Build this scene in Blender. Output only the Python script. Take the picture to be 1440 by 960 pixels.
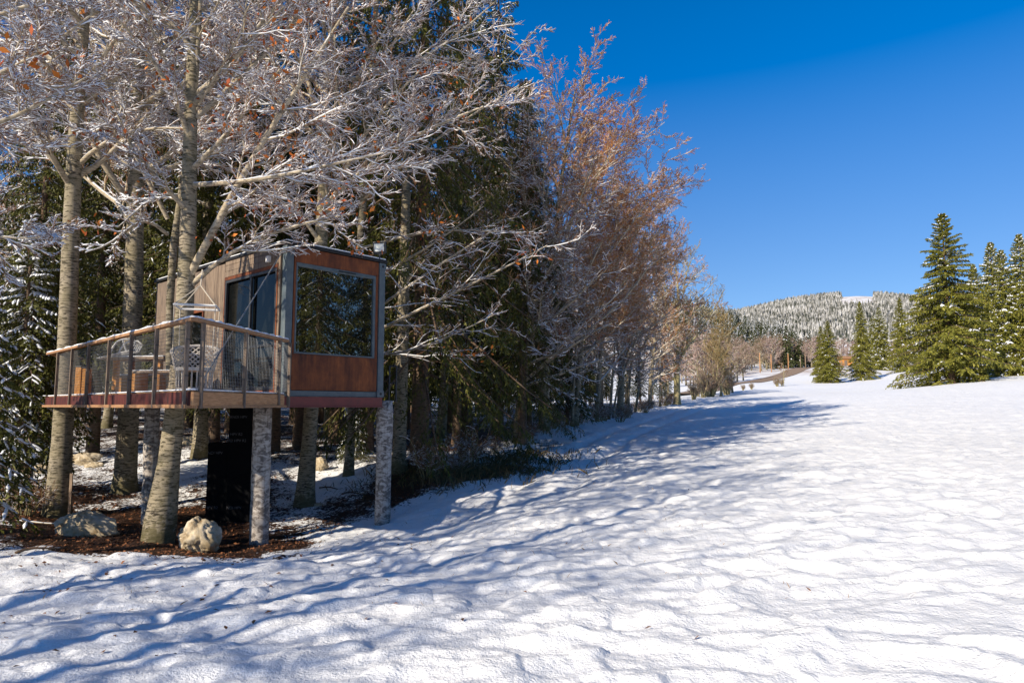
import bpy, math, random
import numpy as np
from mathutils import Vector
for o in list(bpy.data.objects): bpy.data.objects.remove(o)
C = bpy.context.scene.collection
SC = bpy.context.scene

# ------------------------------------------------------------------ camera, sky, sun, exposure
EYE = 1.65; FPX = 940.0; PITCH = math.atan(90.0/FPX)
cam = bpy.data.cameras.new('camera'); cam_o = bpy.data.objects.new('camera', cam); C.objects.link(cam_o)
cam.sensor_width = 36; cam.lens = FPX/1440*36; cam.clip_end = 8000; cam.clip_start = 0.05
cam_o.location = (0, 0, EYE); cam_o.rotation_euler = (math.pi/2+PITCH, 0, 0)
SC.camera = cam_o
SUN_AZ = math.atan2(-0.68, -0.733)      # towards the sun: behind the viewer on the left
SUN_EL = math.radians(29)
w = bpy.data.worlds.new('World'); SC.world = w; w.use_nodes = True
nt = w.node_tree; nt.nodes.clear()
sky = nt.nodes.new('ShaderNodeTexSky'); sky.sky_type = 'NISHITA'; sky.sun_disc = False
sky.sun_elevation = SUN_EL; sky.sun_rotation = SUN_AZ
sky.altitude = 1200; sky.air_density = 0.9; sky.dust_density = 0.05; sky.ozone_density = 6.0
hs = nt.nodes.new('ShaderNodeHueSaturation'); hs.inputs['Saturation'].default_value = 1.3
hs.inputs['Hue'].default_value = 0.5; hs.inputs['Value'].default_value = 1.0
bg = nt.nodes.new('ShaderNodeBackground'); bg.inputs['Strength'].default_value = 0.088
wo = nt.nodes.new('ShaderNodeOutputWorld')
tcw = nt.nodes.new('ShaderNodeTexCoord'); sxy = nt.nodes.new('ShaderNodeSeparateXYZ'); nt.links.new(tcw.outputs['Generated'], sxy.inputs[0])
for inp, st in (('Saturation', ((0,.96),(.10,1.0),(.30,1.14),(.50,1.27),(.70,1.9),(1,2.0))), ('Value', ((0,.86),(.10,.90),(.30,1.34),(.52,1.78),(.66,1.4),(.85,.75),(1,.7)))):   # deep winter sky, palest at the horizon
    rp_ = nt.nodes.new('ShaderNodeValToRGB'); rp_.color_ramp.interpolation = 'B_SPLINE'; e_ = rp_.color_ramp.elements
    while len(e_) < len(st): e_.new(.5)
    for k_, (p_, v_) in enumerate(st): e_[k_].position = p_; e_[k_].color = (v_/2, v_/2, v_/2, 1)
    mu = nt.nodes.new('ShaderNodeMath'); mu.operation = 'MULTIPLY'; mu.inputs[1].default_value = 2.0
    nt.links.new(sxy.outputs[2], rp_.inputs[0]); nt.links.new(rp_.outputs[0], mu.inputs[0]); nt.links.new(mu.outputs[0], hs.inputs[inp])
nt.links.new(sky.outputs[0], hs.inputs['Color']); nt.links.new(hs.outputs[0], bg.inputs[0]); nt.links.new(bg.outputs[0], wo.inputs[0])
sl = bpy.data.lights.new('sun', 'SUN'); sl.energy = 5.0; sl.angle = math.radians(0.5); sl.color = (1.0, 0.89, 0.72)
so = bpy.data.objects.new('sun', sl); C.objects.link(so)
sdir = Vector((math.sin(SUN_AZ)*math.cos(SUN_EL), math.cos(SUN_AZ)*math.cos(SUN_EL), math.sin(SUN_EL)))
so.rotation_euler = sdir.to_track_quat('Z', 'Y').to_euler()
SC.view_settings.view_transform = 'Standard'; SC.view_settings.look = 'None'
SC.view_settings.gamma = 1.0; SC.view_settings.exposure = 0.38

# ------------------------------------------------------------------ helpers
def P(u, v, Y):
    """point at forward distance Y seen at photo pixel (u, v)"""
    a = (u-720)/FPX; b = (480-v)/FPX
    y = math.cos(PITCH)-b*math.sin(PITCH); z = math.sin(PITCH)+b*math.cos(PITCH)
    return np.array([a*Y/y, Y, EYE+z*Y/y])

def hsh(ix, iy, s):
    n = (ix.astype(np.int64)*374761393 + iy.astype(np.int64)*668265263 + s*974711) & 0xffffffff
    n = ((n ^ (n >> 13))*1274126177) & 0xffffffff
    return ((n ^ (n >> 16)) & 0xffff)/65535.0
def vnoise(x, y, s=0):
    ix = np.floor(x); iy = np.floor(y); fx = x-ix; fy = y-iy
    fx = fx*fx*fx*(fx*(fx*6-15)+10); fy = fy*fy*fy*(fy*(fy*6-15)+10)
    a = hsh(ix, iy, s); b = hsh(ix+1, iy, s); c = hsh(ix, iy+1, s); d = hsh(ix+1, iy+1, s)
    return (a*(1-fx)+b*fx)*(1-fy)+(c*(1-fx)+d*fx)*fy
def fbm(x, y, o=3, s=0):
    r = 0; a = 0.5; t = 0
    for i in range(o):
        r = r+a*vnoise(x, y, s+i*17); t += a; a *= 0.5; x = x*2.03+3.1; y = y*2.03+7.7
    return r/t
def sstep(a, b, x):
    t = np.clip((x-a)/(b-a), 0, 1); return t*t*(3-2*t)

def mesh_np(name, V, F, mats, parent=None, smooth=False, midx=None, attr=None):
    V = np.ascontiguousarray(V, dtype=np.float32).reshape(-1, 3); F = np.ascontiguousarray(F, dtype=np.int32)
    me = bpy.data.meshes.new(name); n, k = F.shape
    me.vertices.add(len(V)); me.vertices.foreach_set('co', V.ravel())
    me.loops.add(n*k); me.loops.foreach_set('vertex_index', F.ravel())
    me.polygons.add(n); me.polygons.foreach_set('loop_start', np.arange(0, n*k, k, dtype=np.int32))
    me.polygons.foreach_set('loop_total', np.full(n, k, dtype=np.int32))
    me.polygons.foreach_set('use_smooth', np.full(n, smooth, dtype=bool))
    if midx is not None: me.polygons.foreach_set('material_index', np.asarray(midx, dtype=np.int32))
    if not isinstance(mats, (list, tuple)): mats = [mats]
    for m in mats: me.materials.append(m)
    if attr:
        for an, av in attr.items():
            a = me.attributes.new(an, 'FLOAT', 'POINT'); a.data.foreach_set('value', np.asarray(av, dtype=np.float32))
    me.update(); me.validate()
    o = bpy.data.objects.new(name, me); C.objects.link(o)
    if parent: o.parent = parent
    return o

class MB:
    """collects boxes, bars and tubes into one mesh"""
    def __init__(s): s.V = []; s.F = []; s.n = 0
    def add(s, V, F):
        V = np.asarray(V, float).reshape(-1, 3)
        s.V.append(V); s.F += [tuple(int(i)+s.n for i in f) for f in F]; s.n += len(V); return s
    def box(s, c, size, ax=None):
        hx, hy, hz = [q/2 for q in size]
        A = np.eye(3) if ax is None else np.array(ax, float)
        V = [np.array(c)+A[0]*sx*hx+A[1]*sy*hy+A[2]*sz*hz for sz in (-1, 1) for sy in (-1, 1) for sx in (-1, 1)]
        return s.add(V, [(0,2,3,1),(4,5,7,6),(0,1,5,4),(2,6,7,3),(0,4,6,2),(1,3,7,5)])
    def bar(s, p, q, wd, h, upv=(0,0,1)):
        p = np.array(p, float); q = np.array(q, float); d = q-p; L = np.linalg.norm(d); d /= L
        u = np.array(upv, float); sd = np.cross(d, u); sd /= np.linalg.norm(sd); u = np.cross(sd, d)
        return s.box((p+q)/2, (L, wd, h), (d, sd, u))
    def tube(s, pts, r, n=6, cap=True):
        pts = np.array(pts, float); k = len(pts); r = np.full(k, r) if np.isscalar(r) else np.array(r)
        T = np.gradient(pts, axis=0); T /= np.linalg.norm(T, axis=1)[:, None]+1e-9
        ref = np.array([0,0,1.]) if abs(T[:, 2]).mean() < .8 else np.array([1., 0, 0])
        V = []
        for i in range(k):
            u = np.cross(T[i], ref); u /= np.linalg.norm(u)+1e-9; v = np.cross(T[i], u)
            for j in range(n):
                a = 2*math.pi*j/n; V.append(pts[i]+r[i]*(u*math.cos(a)+v*math.sin(a)))
        F = [(i*n+j, i*n+(j+1)%n, (i+1)*n+(j+1)%n, (i+1)*n+j) for i in range(k-1) for j in range(n)]
        if cap: F += [tuple(range(n))[::-1], tuple(range((k-1)*n, k*n))]
        return s.add(V, F)
    def prism(s, poly, z0, z1):
        n = len(poly)
        V = [(x, y, z0) for x, y in poly]+[(x, y, z1) for x, y in poly]
        F = [tuple(range(n))[::-1], tuple(range(n, 2*n))]+[(i, (i+1)%n, n+(i+1)%n, n+i) for i in range(n)]
        return s.add(V, F)
    def build(s, name, mat, parent=None, bevel=0, smooth=False):
        me = bpy.data.meshes.new(name); me.from_pydata(np.concatenate(s.V).tolist(), [], s.F); me.update()
        me.materials.append(mat)
        if smooth: me.polygons.foreach_set('use_smooth', np.ones(len(me.polygons), dtype=bool))
        o = bpy.data.objects.new(name, me); C.objects.link(o)
        if parent: o.parent = parent
        if bevel:
            b = o.modifiers.new('bevel', 'BEVEL'); b.width = bevel; b.segments = 2; b.limit_method = 'ANGLE'
        return o

def tag(o, label=None, cat=None, group=None, kind=None):
    if label: o['label'] = label
    if cat: o['category'] = cat
    if group: o['group'] = group
    if kind: o['kind'] = kind
    return o
def empty(name, loc=(0,0,0), rz=0):
    o = bpy.data.objects.new(name, None); C.objects.link(o); o.location = [float(q) for q in loc]; o.rotation_euler = (0,0,rz); o.empty_display_size = .2
    return o
def copy_tree(root, loc, rz=0, s=1.0):
    r = root.copy(); C.objects.link(r); r.location = [float(q) for q in loc]; r.rotation_euler = (0,0,rz)
    r.scale = (s,s,s) if np.isscalar(s) else s
    for ch in root.children:
        c = ch.copy(); C.objects.link(c); c.parent = r
    return r
def place(o, loc, rz=0, s=1.0):
    o.location = [float(q) for q in loc]; o.rotation_euler = (0,0,rz); o.scale = (s,s,s) if np.isscalar(s) else s; return o

# ------------------------------------------------------------------ materials
def mat(name, base, rough=.8, metal=0, spec=.3):
    m = bpy.data.materials.new(name); m.use_nodes = True
    b = m.node_tree.nodes['Principled BSDF']
    b.inputs['Base Color'].default_value = (*base, 1); b.inputs['Roughness'].default_value = rough
    b.inputs['Metallic'].default_value = metal; b.inputs['Specular IOR Level'].default_value = spec
    return m, m.node_tree, b
def N(nt, t, **k):
    n = nt.nodes.new(t)
    for a, v in k.items():
        if hasattr(n, a): setattr(n, a, v)
        else: n.inputs[a.replace('_', ' ')].default_value = v
    return n
def noise(nt, vec, scale, detail=4, rough=.6, dist=0):
    n = nt.nodes.new('ShaderNodeTexNoise'); n.inputs['Scale'].default_value = scale; n.inputs['Detail'].default_value = detail
    n.inputs['Roughness'].default_value = rough; n.inputs['Distortion'].default_value = dist
    if vec is not None: nt.links.new(vec, n.inputs['Vector'])
    return n.outputs['Fac']
def coord(nt, scale=(1,1,1), kind='Object'):
    t = nt.nodes.new('ShaderNodeTexCoord'); mp = nt.nodes.new('ShaderNodeMapping'); mp.inputs['Scale'].default_value = scale
    nt.links.new(t.outputs[kind], mp.inputs[0]); return mp.outputs[0]
def ramp(nt, fac, stops):
    r = nt.nodes.new('ShaderNodeValToRGB'); e = r.color_ramp.elements
    while len(e) < len(stops): e.new(.5)
    for i, (p, c) in enumerate(stops):
        e[i].position = p; e[i].color = (*c, 1) if len(c) == 3 else c
    nt.links.new(fac, r.inputs[0]); return r.outputs[0]
def mix(nt, f, a, b, mode='MIX'):
    m = nt.nodes.new('ShaderNodeMix'); m.data_type = 'RGBA'; m.blend_type = mode
    for s, i in ((f, 0), (a, 6), (b, 7)):
        if isinstance(s, (int, float)): m.inputs[i].default_value = s
        elif isinstance(s, tuple): m.inputs[i].default_value = (*s, 1)
        else: nt.links.new(s, m.inputs[i])
    return m.outputs[2]
def math_(nt, op, a, b=0.0, c=None):
    m = nt.nodes.new('ShaderNodeMath'); m.operation = op
    for i, s in enumerate((a, b) if c is None else (a, b, c)):
        if isinstance(s, (int, float)): m.inputs[i].default_value = s
        else: nt.links.new(s, m.inputs[i])
    return m.outputs[0]
def bump(nt, b, h, strength=.5, dist=.02):
    n = nt.nodes.new('ShaderNodeBump'); n.inputs['Strength'].default_value = strength; n.inputs['Distance'].default_value = dist
    nt.links.new(h, n.inputs['Height']); nt.links.new(n.outputs[0], b.inputs['Normal'])
def normz(nt):
    g = nt.nodes.new('ShaderNodeNewGeometry'); s = nt.nodes.new('ShaderNodeSeparateXYZ'); nt.links.new(g.outputs['Normal'], s.inputs[0]); return s.outputs[2]
SNOWC = (.86, .88, .92)

def m_bark(name, dark, light, lich, snow=.0, warm=None):
    m, nt, b = mat(name, light, .85)
    v = coord(nt, (3, 3, 14)); n1 = noise(nt, v, 2.2, 5, .65, .6)
    v2 = coord(nt, (1,1,1)); n2 = noise(nt, v2, 2.5, 5, .6)
    c = ramp(nt, n1, [(.42, dark), (.50, light), (.78, tuple(min(1, q*1.25) for q in light))])
    c2 = ramp(nt, n2, [(.35, (0,0,0)), (.62, (1,1,1))])
    c = mix(nt, math_(nt, 'MULTIPLY', c2, .55), c, lich)
    if name == 'beech_bark':      # moss and dirt round the foot of the trunk
        sp = nt.nodes.new('ShaderNodeSeparateXYZ'); nt.links.new(v2, sp.inputs[0])
        mo = math_(nt, 'ADD', math_(nt, 'MULTIPLY', sp.outputs[2], -.9), math_(nt, 'MULTIPLY', noise(nt, v2, 7, 5), 2.4))
        c = mix(nt, ramp(nt, mo, [(.70, (0,0,0)), (1.0, (.75,.75,.75))]), c, (.10,.085,.035))
    if snow > 0:
        s = math_(nt, 'ADD', normz(nt), math_(nt, 'MULTIPLY', noise(nt, v2, 9), .5))
        c = mix(nt, ramp(nt, s, [(.85-snow*.4, (0,0,0)), (.92-snow*.4, (1,1,1))]), c, SNOWC)
    nt.links.new(c, b.inputs['Base Color']); bump(nt, b, n1, .7, .03); return m
M = {}
M['beech'] = m_bark('beech_bark', (.035,.028,.02), (.34,.285,.205), (.20,.17,.09))
M['beech_limb'] = m_bark('beech_limb_bark', (.17,.13,.09), (.50,.42,.31), (.38,.31,.20), snow=.24)
M['beech_yel'] = m_bark('lichen_bark', (.10,.09,.055), (.34,.29,.17), (.38,.32,.12), snow=.1)
M['spruce_bark'] = m_bark('spruce_bark', (.05,.03,.02), (.17,.10,.06), (.13,.11,.08))
def m_twig(name, a, bcol):
    m, nt, b = mat(name, a, .8); n = noise(nt, coord(nt), 1.3, 3)
    nt.links.new(ramp(nt, n, [(.35, a), (.65, bcol)]), b.inputs['Base Color']); return m
M['twig'] = m_twig('beech_twig', (.20,.09,.04), (.34,.19,.10))
M['twig_red'] = m_twig('red_twig', (.42,.15,.04), (.52,.30,.13))
M['twig_far'] = m_twig('far_twig', (.22,.15,.11), (.36,.27,.20))
M['twig_pink'] = m_twig('pink_twig', (.34,.23,.20), (.50,.38,.34))
M['twig_yel'] = m_twig('yellow_twig', (.26,.17,.08), (.38,.29,.13))
def m_snow(name):
    m, nt, b = mat(name, SNOWC, .7, 0, .2); v = coord(nt); n = noise(nt, v, 25, 3); bump(nt, b, n, .3, .01); return m
M['snow'] = m_snow('snow_clump')
def m_needle(name, a, c, frost=0.0):
    m, nt, b = mat(name, a, .6, 0, .25)
    g = nt.nodes.new('ShaderNodeNewGeometry'); n = noise(nt, coord(nt), .9, 3)
    f = math_(nt, 'ADD', math_(nt, 'MULTIPLY', g.outputs['Random Per Island'], .6), math_(nt, 'MULTIPLY', n, .5))
    nt.links.new(ramp(nt, f, [(.15, a), (.85, c)]), b.inputs['Base Color'])
    return m
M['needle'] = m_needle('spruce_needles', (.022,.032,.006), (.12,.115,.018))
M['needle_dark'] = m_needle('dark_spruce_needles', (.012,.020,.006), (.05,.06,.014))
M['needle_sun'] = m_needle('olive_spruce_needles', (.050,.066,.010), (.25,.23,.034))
M['needle_far'] = m_needle('far_spruce_needles', (.03,.042,.014), (.085,.095,.035))
def m_leaf(name, a, c):
    m, nt, b = mat(name, a, .7); g = nt.nodes.new('ShaderNodeNewGeometry')
    nt.links.new(ramp(nt, g.outputs['Random Per Island'], [(0, a), (1, c)]), b.inputs['Base Color'])
    b.inputs['Subsurface Weight'].default_value = 0
    return m
M['leaf'] = m_leaf('orange_leaf', (.30,.055,.012), (.70,.22,.03))
M['litter_leaf'] = m_leaf('fallen_leaf', (.06,.027,.015), (.30,.12,.05))
def m_wood(name, a, c, sc=(1,1,12), rough=.7):
    m, nt, b = mat(name, a, rough); n = noise(nt, coord(nt, sc), 3, 5, .65, .4)
    nt.links.new(ramp(nt, n, [(.3, a), (.7, c)]), b.inputs['Base Color']); bump(nt, b, n, .3, .005); return m
M['wood_gray'] = m_wood('weathered_wood', (.16,.10,.065), (.40,.29,.20), (14,14,1))
M['wood_orange'] = m_wood('orange_wood', (.42,.17,.04), (.62,.30,.08), (12,12,1))
M['wood_rail'] = m_wood('rail_wood', (.26,.13,.06), (.44,.25,.13), (2,2,14))
M['wood_fascia'] = m_wood('fascia_wood', (.34,.15,.06), (.66,.36,.17), (2,2,20))
M['wood_red'] = m_wood('dark_red_fascia', (.02,.010,.009), (.14,.030,.022), (2.5,2.5,.6))
M['wood_post'] = m_wood('post_wood', (.07,.055,.045), (.30,.22,.16), (14,14,1))
def m_rust():
    m, nt, b = mat('rusted_steel', (.2,.06,.03), .75, .0, .3)
    v = coord(nt, (1,1,.55)); n1 = noise(nt, v, 3.2, 8, .7, .3); n2 = noise(nt, coord(nt, (9,9,.5)), 2, 5, .6)
    n = math_(nt, 'ADD', math_(nt, 'MULTIPLY', n1, .7), math_(nt, 'MULTIPLY', n2, .3))
    nt.links.new(ramp(nt, n, [(.32, (.05,.022,.014)), (.47, (.15,.046,.020)), (.60, (.27,.082,.026)), (.75, (.40,.15,.05))]), b.inputs['Base Color'])
    bump(nt, b, noise(nt, coord(nt), 60, 4), .2, .003); return m
M['rust'] = m_rust()
def m_paint(name, c, w, r=.45, metal=0.0):
    m, nt, b = mat(name, c, r, metal, .5); n = noise(nt, coord(nt), 5, 6, .7)
    nt.links.new(ramp(nt, n, [(.35, c), (.75, w)]), b.inputs['Base Color']); return m
M['steel_blue'] = m_paint('gray_blue_steel', (.075,.10,.115), (.14,.165,.17))
M['red_beam'] = m_paint('red_primer_beam', (.23,.045,.035), (.13,.035,.03), .6)
M['black'] = m_paint('black_plastic', (.008,.008,.009), (.018,.018,.018), .6)
M['membrane'] = mat('black_membrane', (.007,.007,.008), .95, 0, .08)[0]
M['ink'] = mat('gray_print', (.11,.11,.12), .7)[0]
M['wire_shaded'] = m_paint('shaded_wire', (.05,.052,.055), (.11,.11,.11), .6, .2)  # same galvanised mesh for the left run, with shade put into its colour
M['wire'] = m_paint('galvanised_wire', (.20,.21,.22), (.30,.30,.30), .5, .4)
M['white'] = m_paint('white_paint', (.72,.70,.66), (.82,.8,.77), .5)
M['wicker'] = m_paint('pale_wicker', (.55,.49,.42), (.72,.66,.6), .7)
M['rope'] = m_wood('pale_rope', (.42,.36,.28), (.62,.55,.45), (30,30,30))
M['cladding'] = m_wood('larch_cladding', (.11,.075,.055), (.32,.24,.17), (9,9,.7))
M['dark_metal'] = m_paint('dark_metal', (.025,.028,.032), (.05,.05,.055), .5)
M['lens'] = m_paint('lamp_lens', (.62,.66,.64), (.75,.78,.76), .25)
def m_glass():
    m = bpy.data.materials.new('coated_glass'); m.use_nodes = True; nt = m.node_tree; nt.nodes.clear()
    g = nt.nodes.new('ShaderNodeBsdfGlossy'); g.inputs['Roughness'].default_value = .01; g.inputs['Color'].default_value = (.62,.64,.62,1)
    d = nt.nodes.new('ShaderNodeBsdfPrincipled'); d.inputs['Base Color'].default_value = (.006,.007,.007,1); d.inputs['Roughness'].default_value = .1
    mx = nt.nodes.new('ShaderNodeMixShader'); mx.inputs[0].default_value = .45; o = nt.nodes.new('ShaderNodeOutputMaterial')
    nt.links.new(d.outputs[0], mx.inputs[1]); nt.links.new(g.outputs[0], mx.inputs[2]); nt.links.new(mx.outputs[0], o.inputs[0]); return m
M['glass'] = m_glass()
M['glass_dark'] = mat('dark_glass', (.006,.007,.007), .03, 0, .22)[0]
def m_log():
    m, nt, b = mat('bare_log', (.4,.36,.32), .8)
    n1 = noise(nt, coord(nt, (5,5,9)), 1.4, 5, .6, .8); n2 = noise(nt, coord(nt, (14,14,.8)), 2, 5, .6)
    c = ramp(nt, n1, [(.44, (.075,.058,.05)), (.50, (.34,.29,.25)), (.56, (.50,.45,.40)), (.7, (.66,.61,.56))])  # strong dark and pale mottling paints dappled light onto the gray-brown wood
    c = mix(nt, .35, c, ramp(nt, n2, [(.35, (.16,.13,.11)), (.65, (.5,.46,.42))]))
    nt.links.new(c, b.inputs['Base Color']); bump(nt, b, n2, .4, .01); return m
M['log'] = m_log()
def m_rock():
    m, nt, b = mat('limestone', (.4,.36,.28), .85)
    n1 = noise(nt, coord(nt), 4, 7, .6, .5); n2 = noise(nt, coord(nt), 1.8, 4)
    c = ramp(nt, n1, [(.32, (.22,.15,.08)), (.46, (.48,.40,.28)), (.66, (.68,.62,.52))])
    c = mix(nt, ramp(nt, n2, [(.45, (0,0,0)), (.7, (.6,.6,.6))]), c, (.40,.27,.10))
    s = math_(nt, 'ADD', normz(nt), math_(nt, 'MULTIPLY', noise(nt, coord(nt), 3), .5))
    c = mix(nt, ramp(nt, s, [(1.12, (0,0,0)), (1.2, (1,1,1))]), c, SNOWC)
    nt.links.new(c, b.inputs['Base Color']); bump(nt, b, n1, .8, .05); return m
M['rock'] = m_rock()
def m_ground():
    m, nt, b = mat('snow_and_litter', SNOWC, .6, 0, .25)
    v = coord(nt)
    at = nt.nodes.new('ShaderNodeAttribute'); at.attribute_name = 'litter'
    n1 = noise(nt, v, 1.7, 6, .7); n2 = noise(nt, v, 14, 5, .7); n3 = noise(nt, v, 45, 3, .6)
    f = math_(nt, 'ADD', math_(nt, 'MULTIPLY', math_(nt, 'SUBTRACT', n1, .5), 1.1), math_(nt, 'MULTIPLY', math_(nt, 'SUBTRACT', n2, .5), 1.3))
    f = math_(nt, 'ADD', f, at.outputs['Fac'])
    msk = ramp(nt, f, [(.48, (0,0,0)), (.56, (1,1,1))])
    lit = ramp(nt, n3, [(.3, (.014,.008,.006)), (.5, (.038,.019,.012)), (.62, (.085,.038,.022)), (.75, (.20,.11,.055))])
    sn = ramp(nt, noise(nt, v, 3, 4), [(.3, (.85,.86,.885)), (.7, (.91,.915,.925))])
    nt.links.new(mix(nt, msk, sn, lit), b.inputs['Base Color'])
    h = math_(nt, 'ADD', math_(nt, 'MULTIPLY', noise(nt, v, 7, 5, .6), .7), math_(nt, 'MULTIPLY', n3, .25))
    bump(nt, b, h, .7, .07)
    return m
M['ground'] = m_ground()
def m_hill():
    m, nt, b = mat('hill_snow', (.7,.7,.72), .8); n = noise(nt, coord(nt), .06, 5, .7)
    nt.links.new(ramp(nt, n, [(.35, (.42,.33,.27)), (.55, (.78,.78,.8)), (1, (.85,.86,.88))]), b.inputs['Base Color']); return m
M['hill'] = m_hill()
def m_frost():
    m, nt, b = mat('frosted_trees', (.5,.5,.5), .85)
    g = nt.nodes.new('ShaderNodeNewGeometry'); n = noise(nt, coord(nt), .014, 5, .7)
    f = math_(nt, 'ADD', math_(nt, 'MULTIPLY', g.outputs['Random Per Island'], .5), math_(nt, 'MULTIPLY', n, .9))
    c = ramp(nt, f, [(.42, (.03,.04,.025)), (.58, (.13,.13,.115)), (.74, (.29,.285,.265)), (.95, (.50,.49,.47))])
    nt.links.new(c, b.inputs['Base Color']); return m
M['frost'] = m_frost()
M['asphalt'] = m_paint('wet_asphalt', (.22,.15,.10), (.33,.24,.17), .9)

# ------------------------------------------------------------------ terrain
CT = [ # u, v, Y  (photo pixel of the ground at a forward distance)
 (363,768,12.5),(0,742,12.5),(-120,740,12.5),(720,722,12.5),(1080,695,12.5),(1440,668,12.5),(1560,662,12.5),
 (218,760,12),(280,777,11.6),(125,757,12.8),(537,740,14.2),(80,727,15),(428,712,17),(0,690,17),(-120,690,17),(175,692,18),
 (490,672,20),(560,658,20),(640,664,20),(720,672,18),(850,652,20),(1200,640,18),(1440,622,20),
 (763,604,33),(620,626,27),(470,622,28),(280,645,22),(130,640,24),(0,640,24),(900,602,34),(1100,606,30),(1440,590,30),
 (870,583,45),(960,569,58),(1080,578,50),(1250,566,50),(1440,561,45),(600,596,40),(400,598,40),(130,600,32),(-120,610,32),
 (1339,539,75),(1440,528,80),(1200,552,90),(1000,557,82),(900,563,80),(500,560,80),(200,550,80),(-120,550,80),
 (1018,552,100),(1060,548,110),(1165,538,140),(1215,535,150),(1269,524,165),(960,556,110),(1380,527,120),(1440,527,120),
 (1024,540,130),(1115,525,190),(1069,524,200),(1133,519,200),(1145,517,190),(1245,527,180),(1288,519,180),(960,540,160),(700,520,160),(300,500,160),
 (1000,525,220),(1440,524,200),
 (960,500,300),(1100,506,300),(1200,512,300),(1440,520,300),(600,470,300),(200,450,300),
 (900,425,450),(960,432,450),(1000,446,450),(1040,456,450),(1100,478,450),(1150,494,450),(1250,505,450),(1440,510,450),(600,420,450),(200,410,450),
 (900,470,700),(1100,500,700),(1300,495,700),(1440,500,700),(500,470,700),
 (1000,470,1100),(1120,468,1100),(1250,470,1100),(1440,480,1100),
 (900,455,1600),(1000,448,1600),(1060,439,1600),(1120,425,1600),(1180,418,1600),(1210,416,1600),(1250,419,1600),(1300,424,1600),(1440,440,1600),
 (900,510,2600),(1150,505,2600),(1440,510,2600),(500,500,2600),(500,470,1600),
]
pts = [P(*c) for c in CT]
for x, y, z in [(-4,3,-.15),(-2,3,-.05),(0,3,0),(2,3,.06),(4,3,.1),(-6.5,8,-.5),(-3,8,-.33),(0,8,-.2),(3,8,-.02),(6.5,8,.15),(-2,5,-.15),(2,5,0),(-2,1.5,-.05),(0,1.5,0),(2,1.5,.03)]:
    pts.append(np.array([x,y,z], float))
pts = np.array(pts)
cs = np.stack([pts[:,0]/pts[:,1]*1.6, np.log(pts[:,1])], 1); ce = (pts[:,2]-EYE)/pts[:,1]
def phi(r): return r*r*np.log(r+1e-9)
D = np.linalg.norm(cs[:,None]-cs[None], axis=2); n_ = len(cs)
A_ = np.zeros((n_+3, n_+3)); A_[:n_,:n_] = phi(D)+np.eye(n_)*1e-3; A_[:n_,n_] = 1; A_[:n_,n_+1:] = cs; A_[n_,:n_] = 1; A_[n_+1:,:n_] = cs.T
WR = np.linalg.solve(A_, np.concatenate([ce, np.zeros(3)]))
def Hs(x, y):
    x = np.atleast_1d(np.asarray(x, float)); y = np.atleast_1d(np.asarray(y, float))
    yy = np.maximum(y, 1.0); s = np.clip(x/yy, -1.05, 1.05)*1.6; l = np.log(yy)
    e = np.zeros_like(x)
    for i0 in range(0, len(x), 60000):
        q = np.stack([s[i0:i0+60000], l[i0:i0+60000]], 1)
        D = np.sqrt(((q[:,None]-cs[None])**2).sum(2)); e[i0:i0+60000] = phi(D)@WR[:n_]+WR[n_]+q@WR[n_+1:]
    z = EYE+e*yy
    th = np.abs(np.arctan2(x, y)); wt = sstep(.95, 1.3, th)
    r = np.hypot(x, y); flat = .02*x
    flat = np.clip(flat, -1.5, 1.5)
    wn = 1-sstep(1.2, 2.6, r)
    wt = np.maximum(wt, wn)
    return z*(1-wt)+flat*wt
def lumps(x, y):
    wx = x+.5*fbm(x*.9, y*.9, 2, 5); wy = y+.5*fbm(x*.9+9, y*.9, 2, 8)
    a = fbm(wx*2.0, wy*3.2, 3, 11); b = fbm(wx*.45, wy*.6, 2, 23)
    rg = 1-np.abs(2*fbm(wx*1.1+5, wy*2.0, 2, 41)-1)*2.2
    c = fbm(x*7, y*8, 2, 77)
    d = vnoise(wx*3.4+3, wy*5.2, 57)
    h = .075*(a-.5)+.10*(b-.5)+.032*np.clip(rg, 0, 1)+.034*sstep(.4,.75,d)+.026*(c-.5)
    return h
DECK_C = np.array([-7.0, 13.3])
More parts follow.
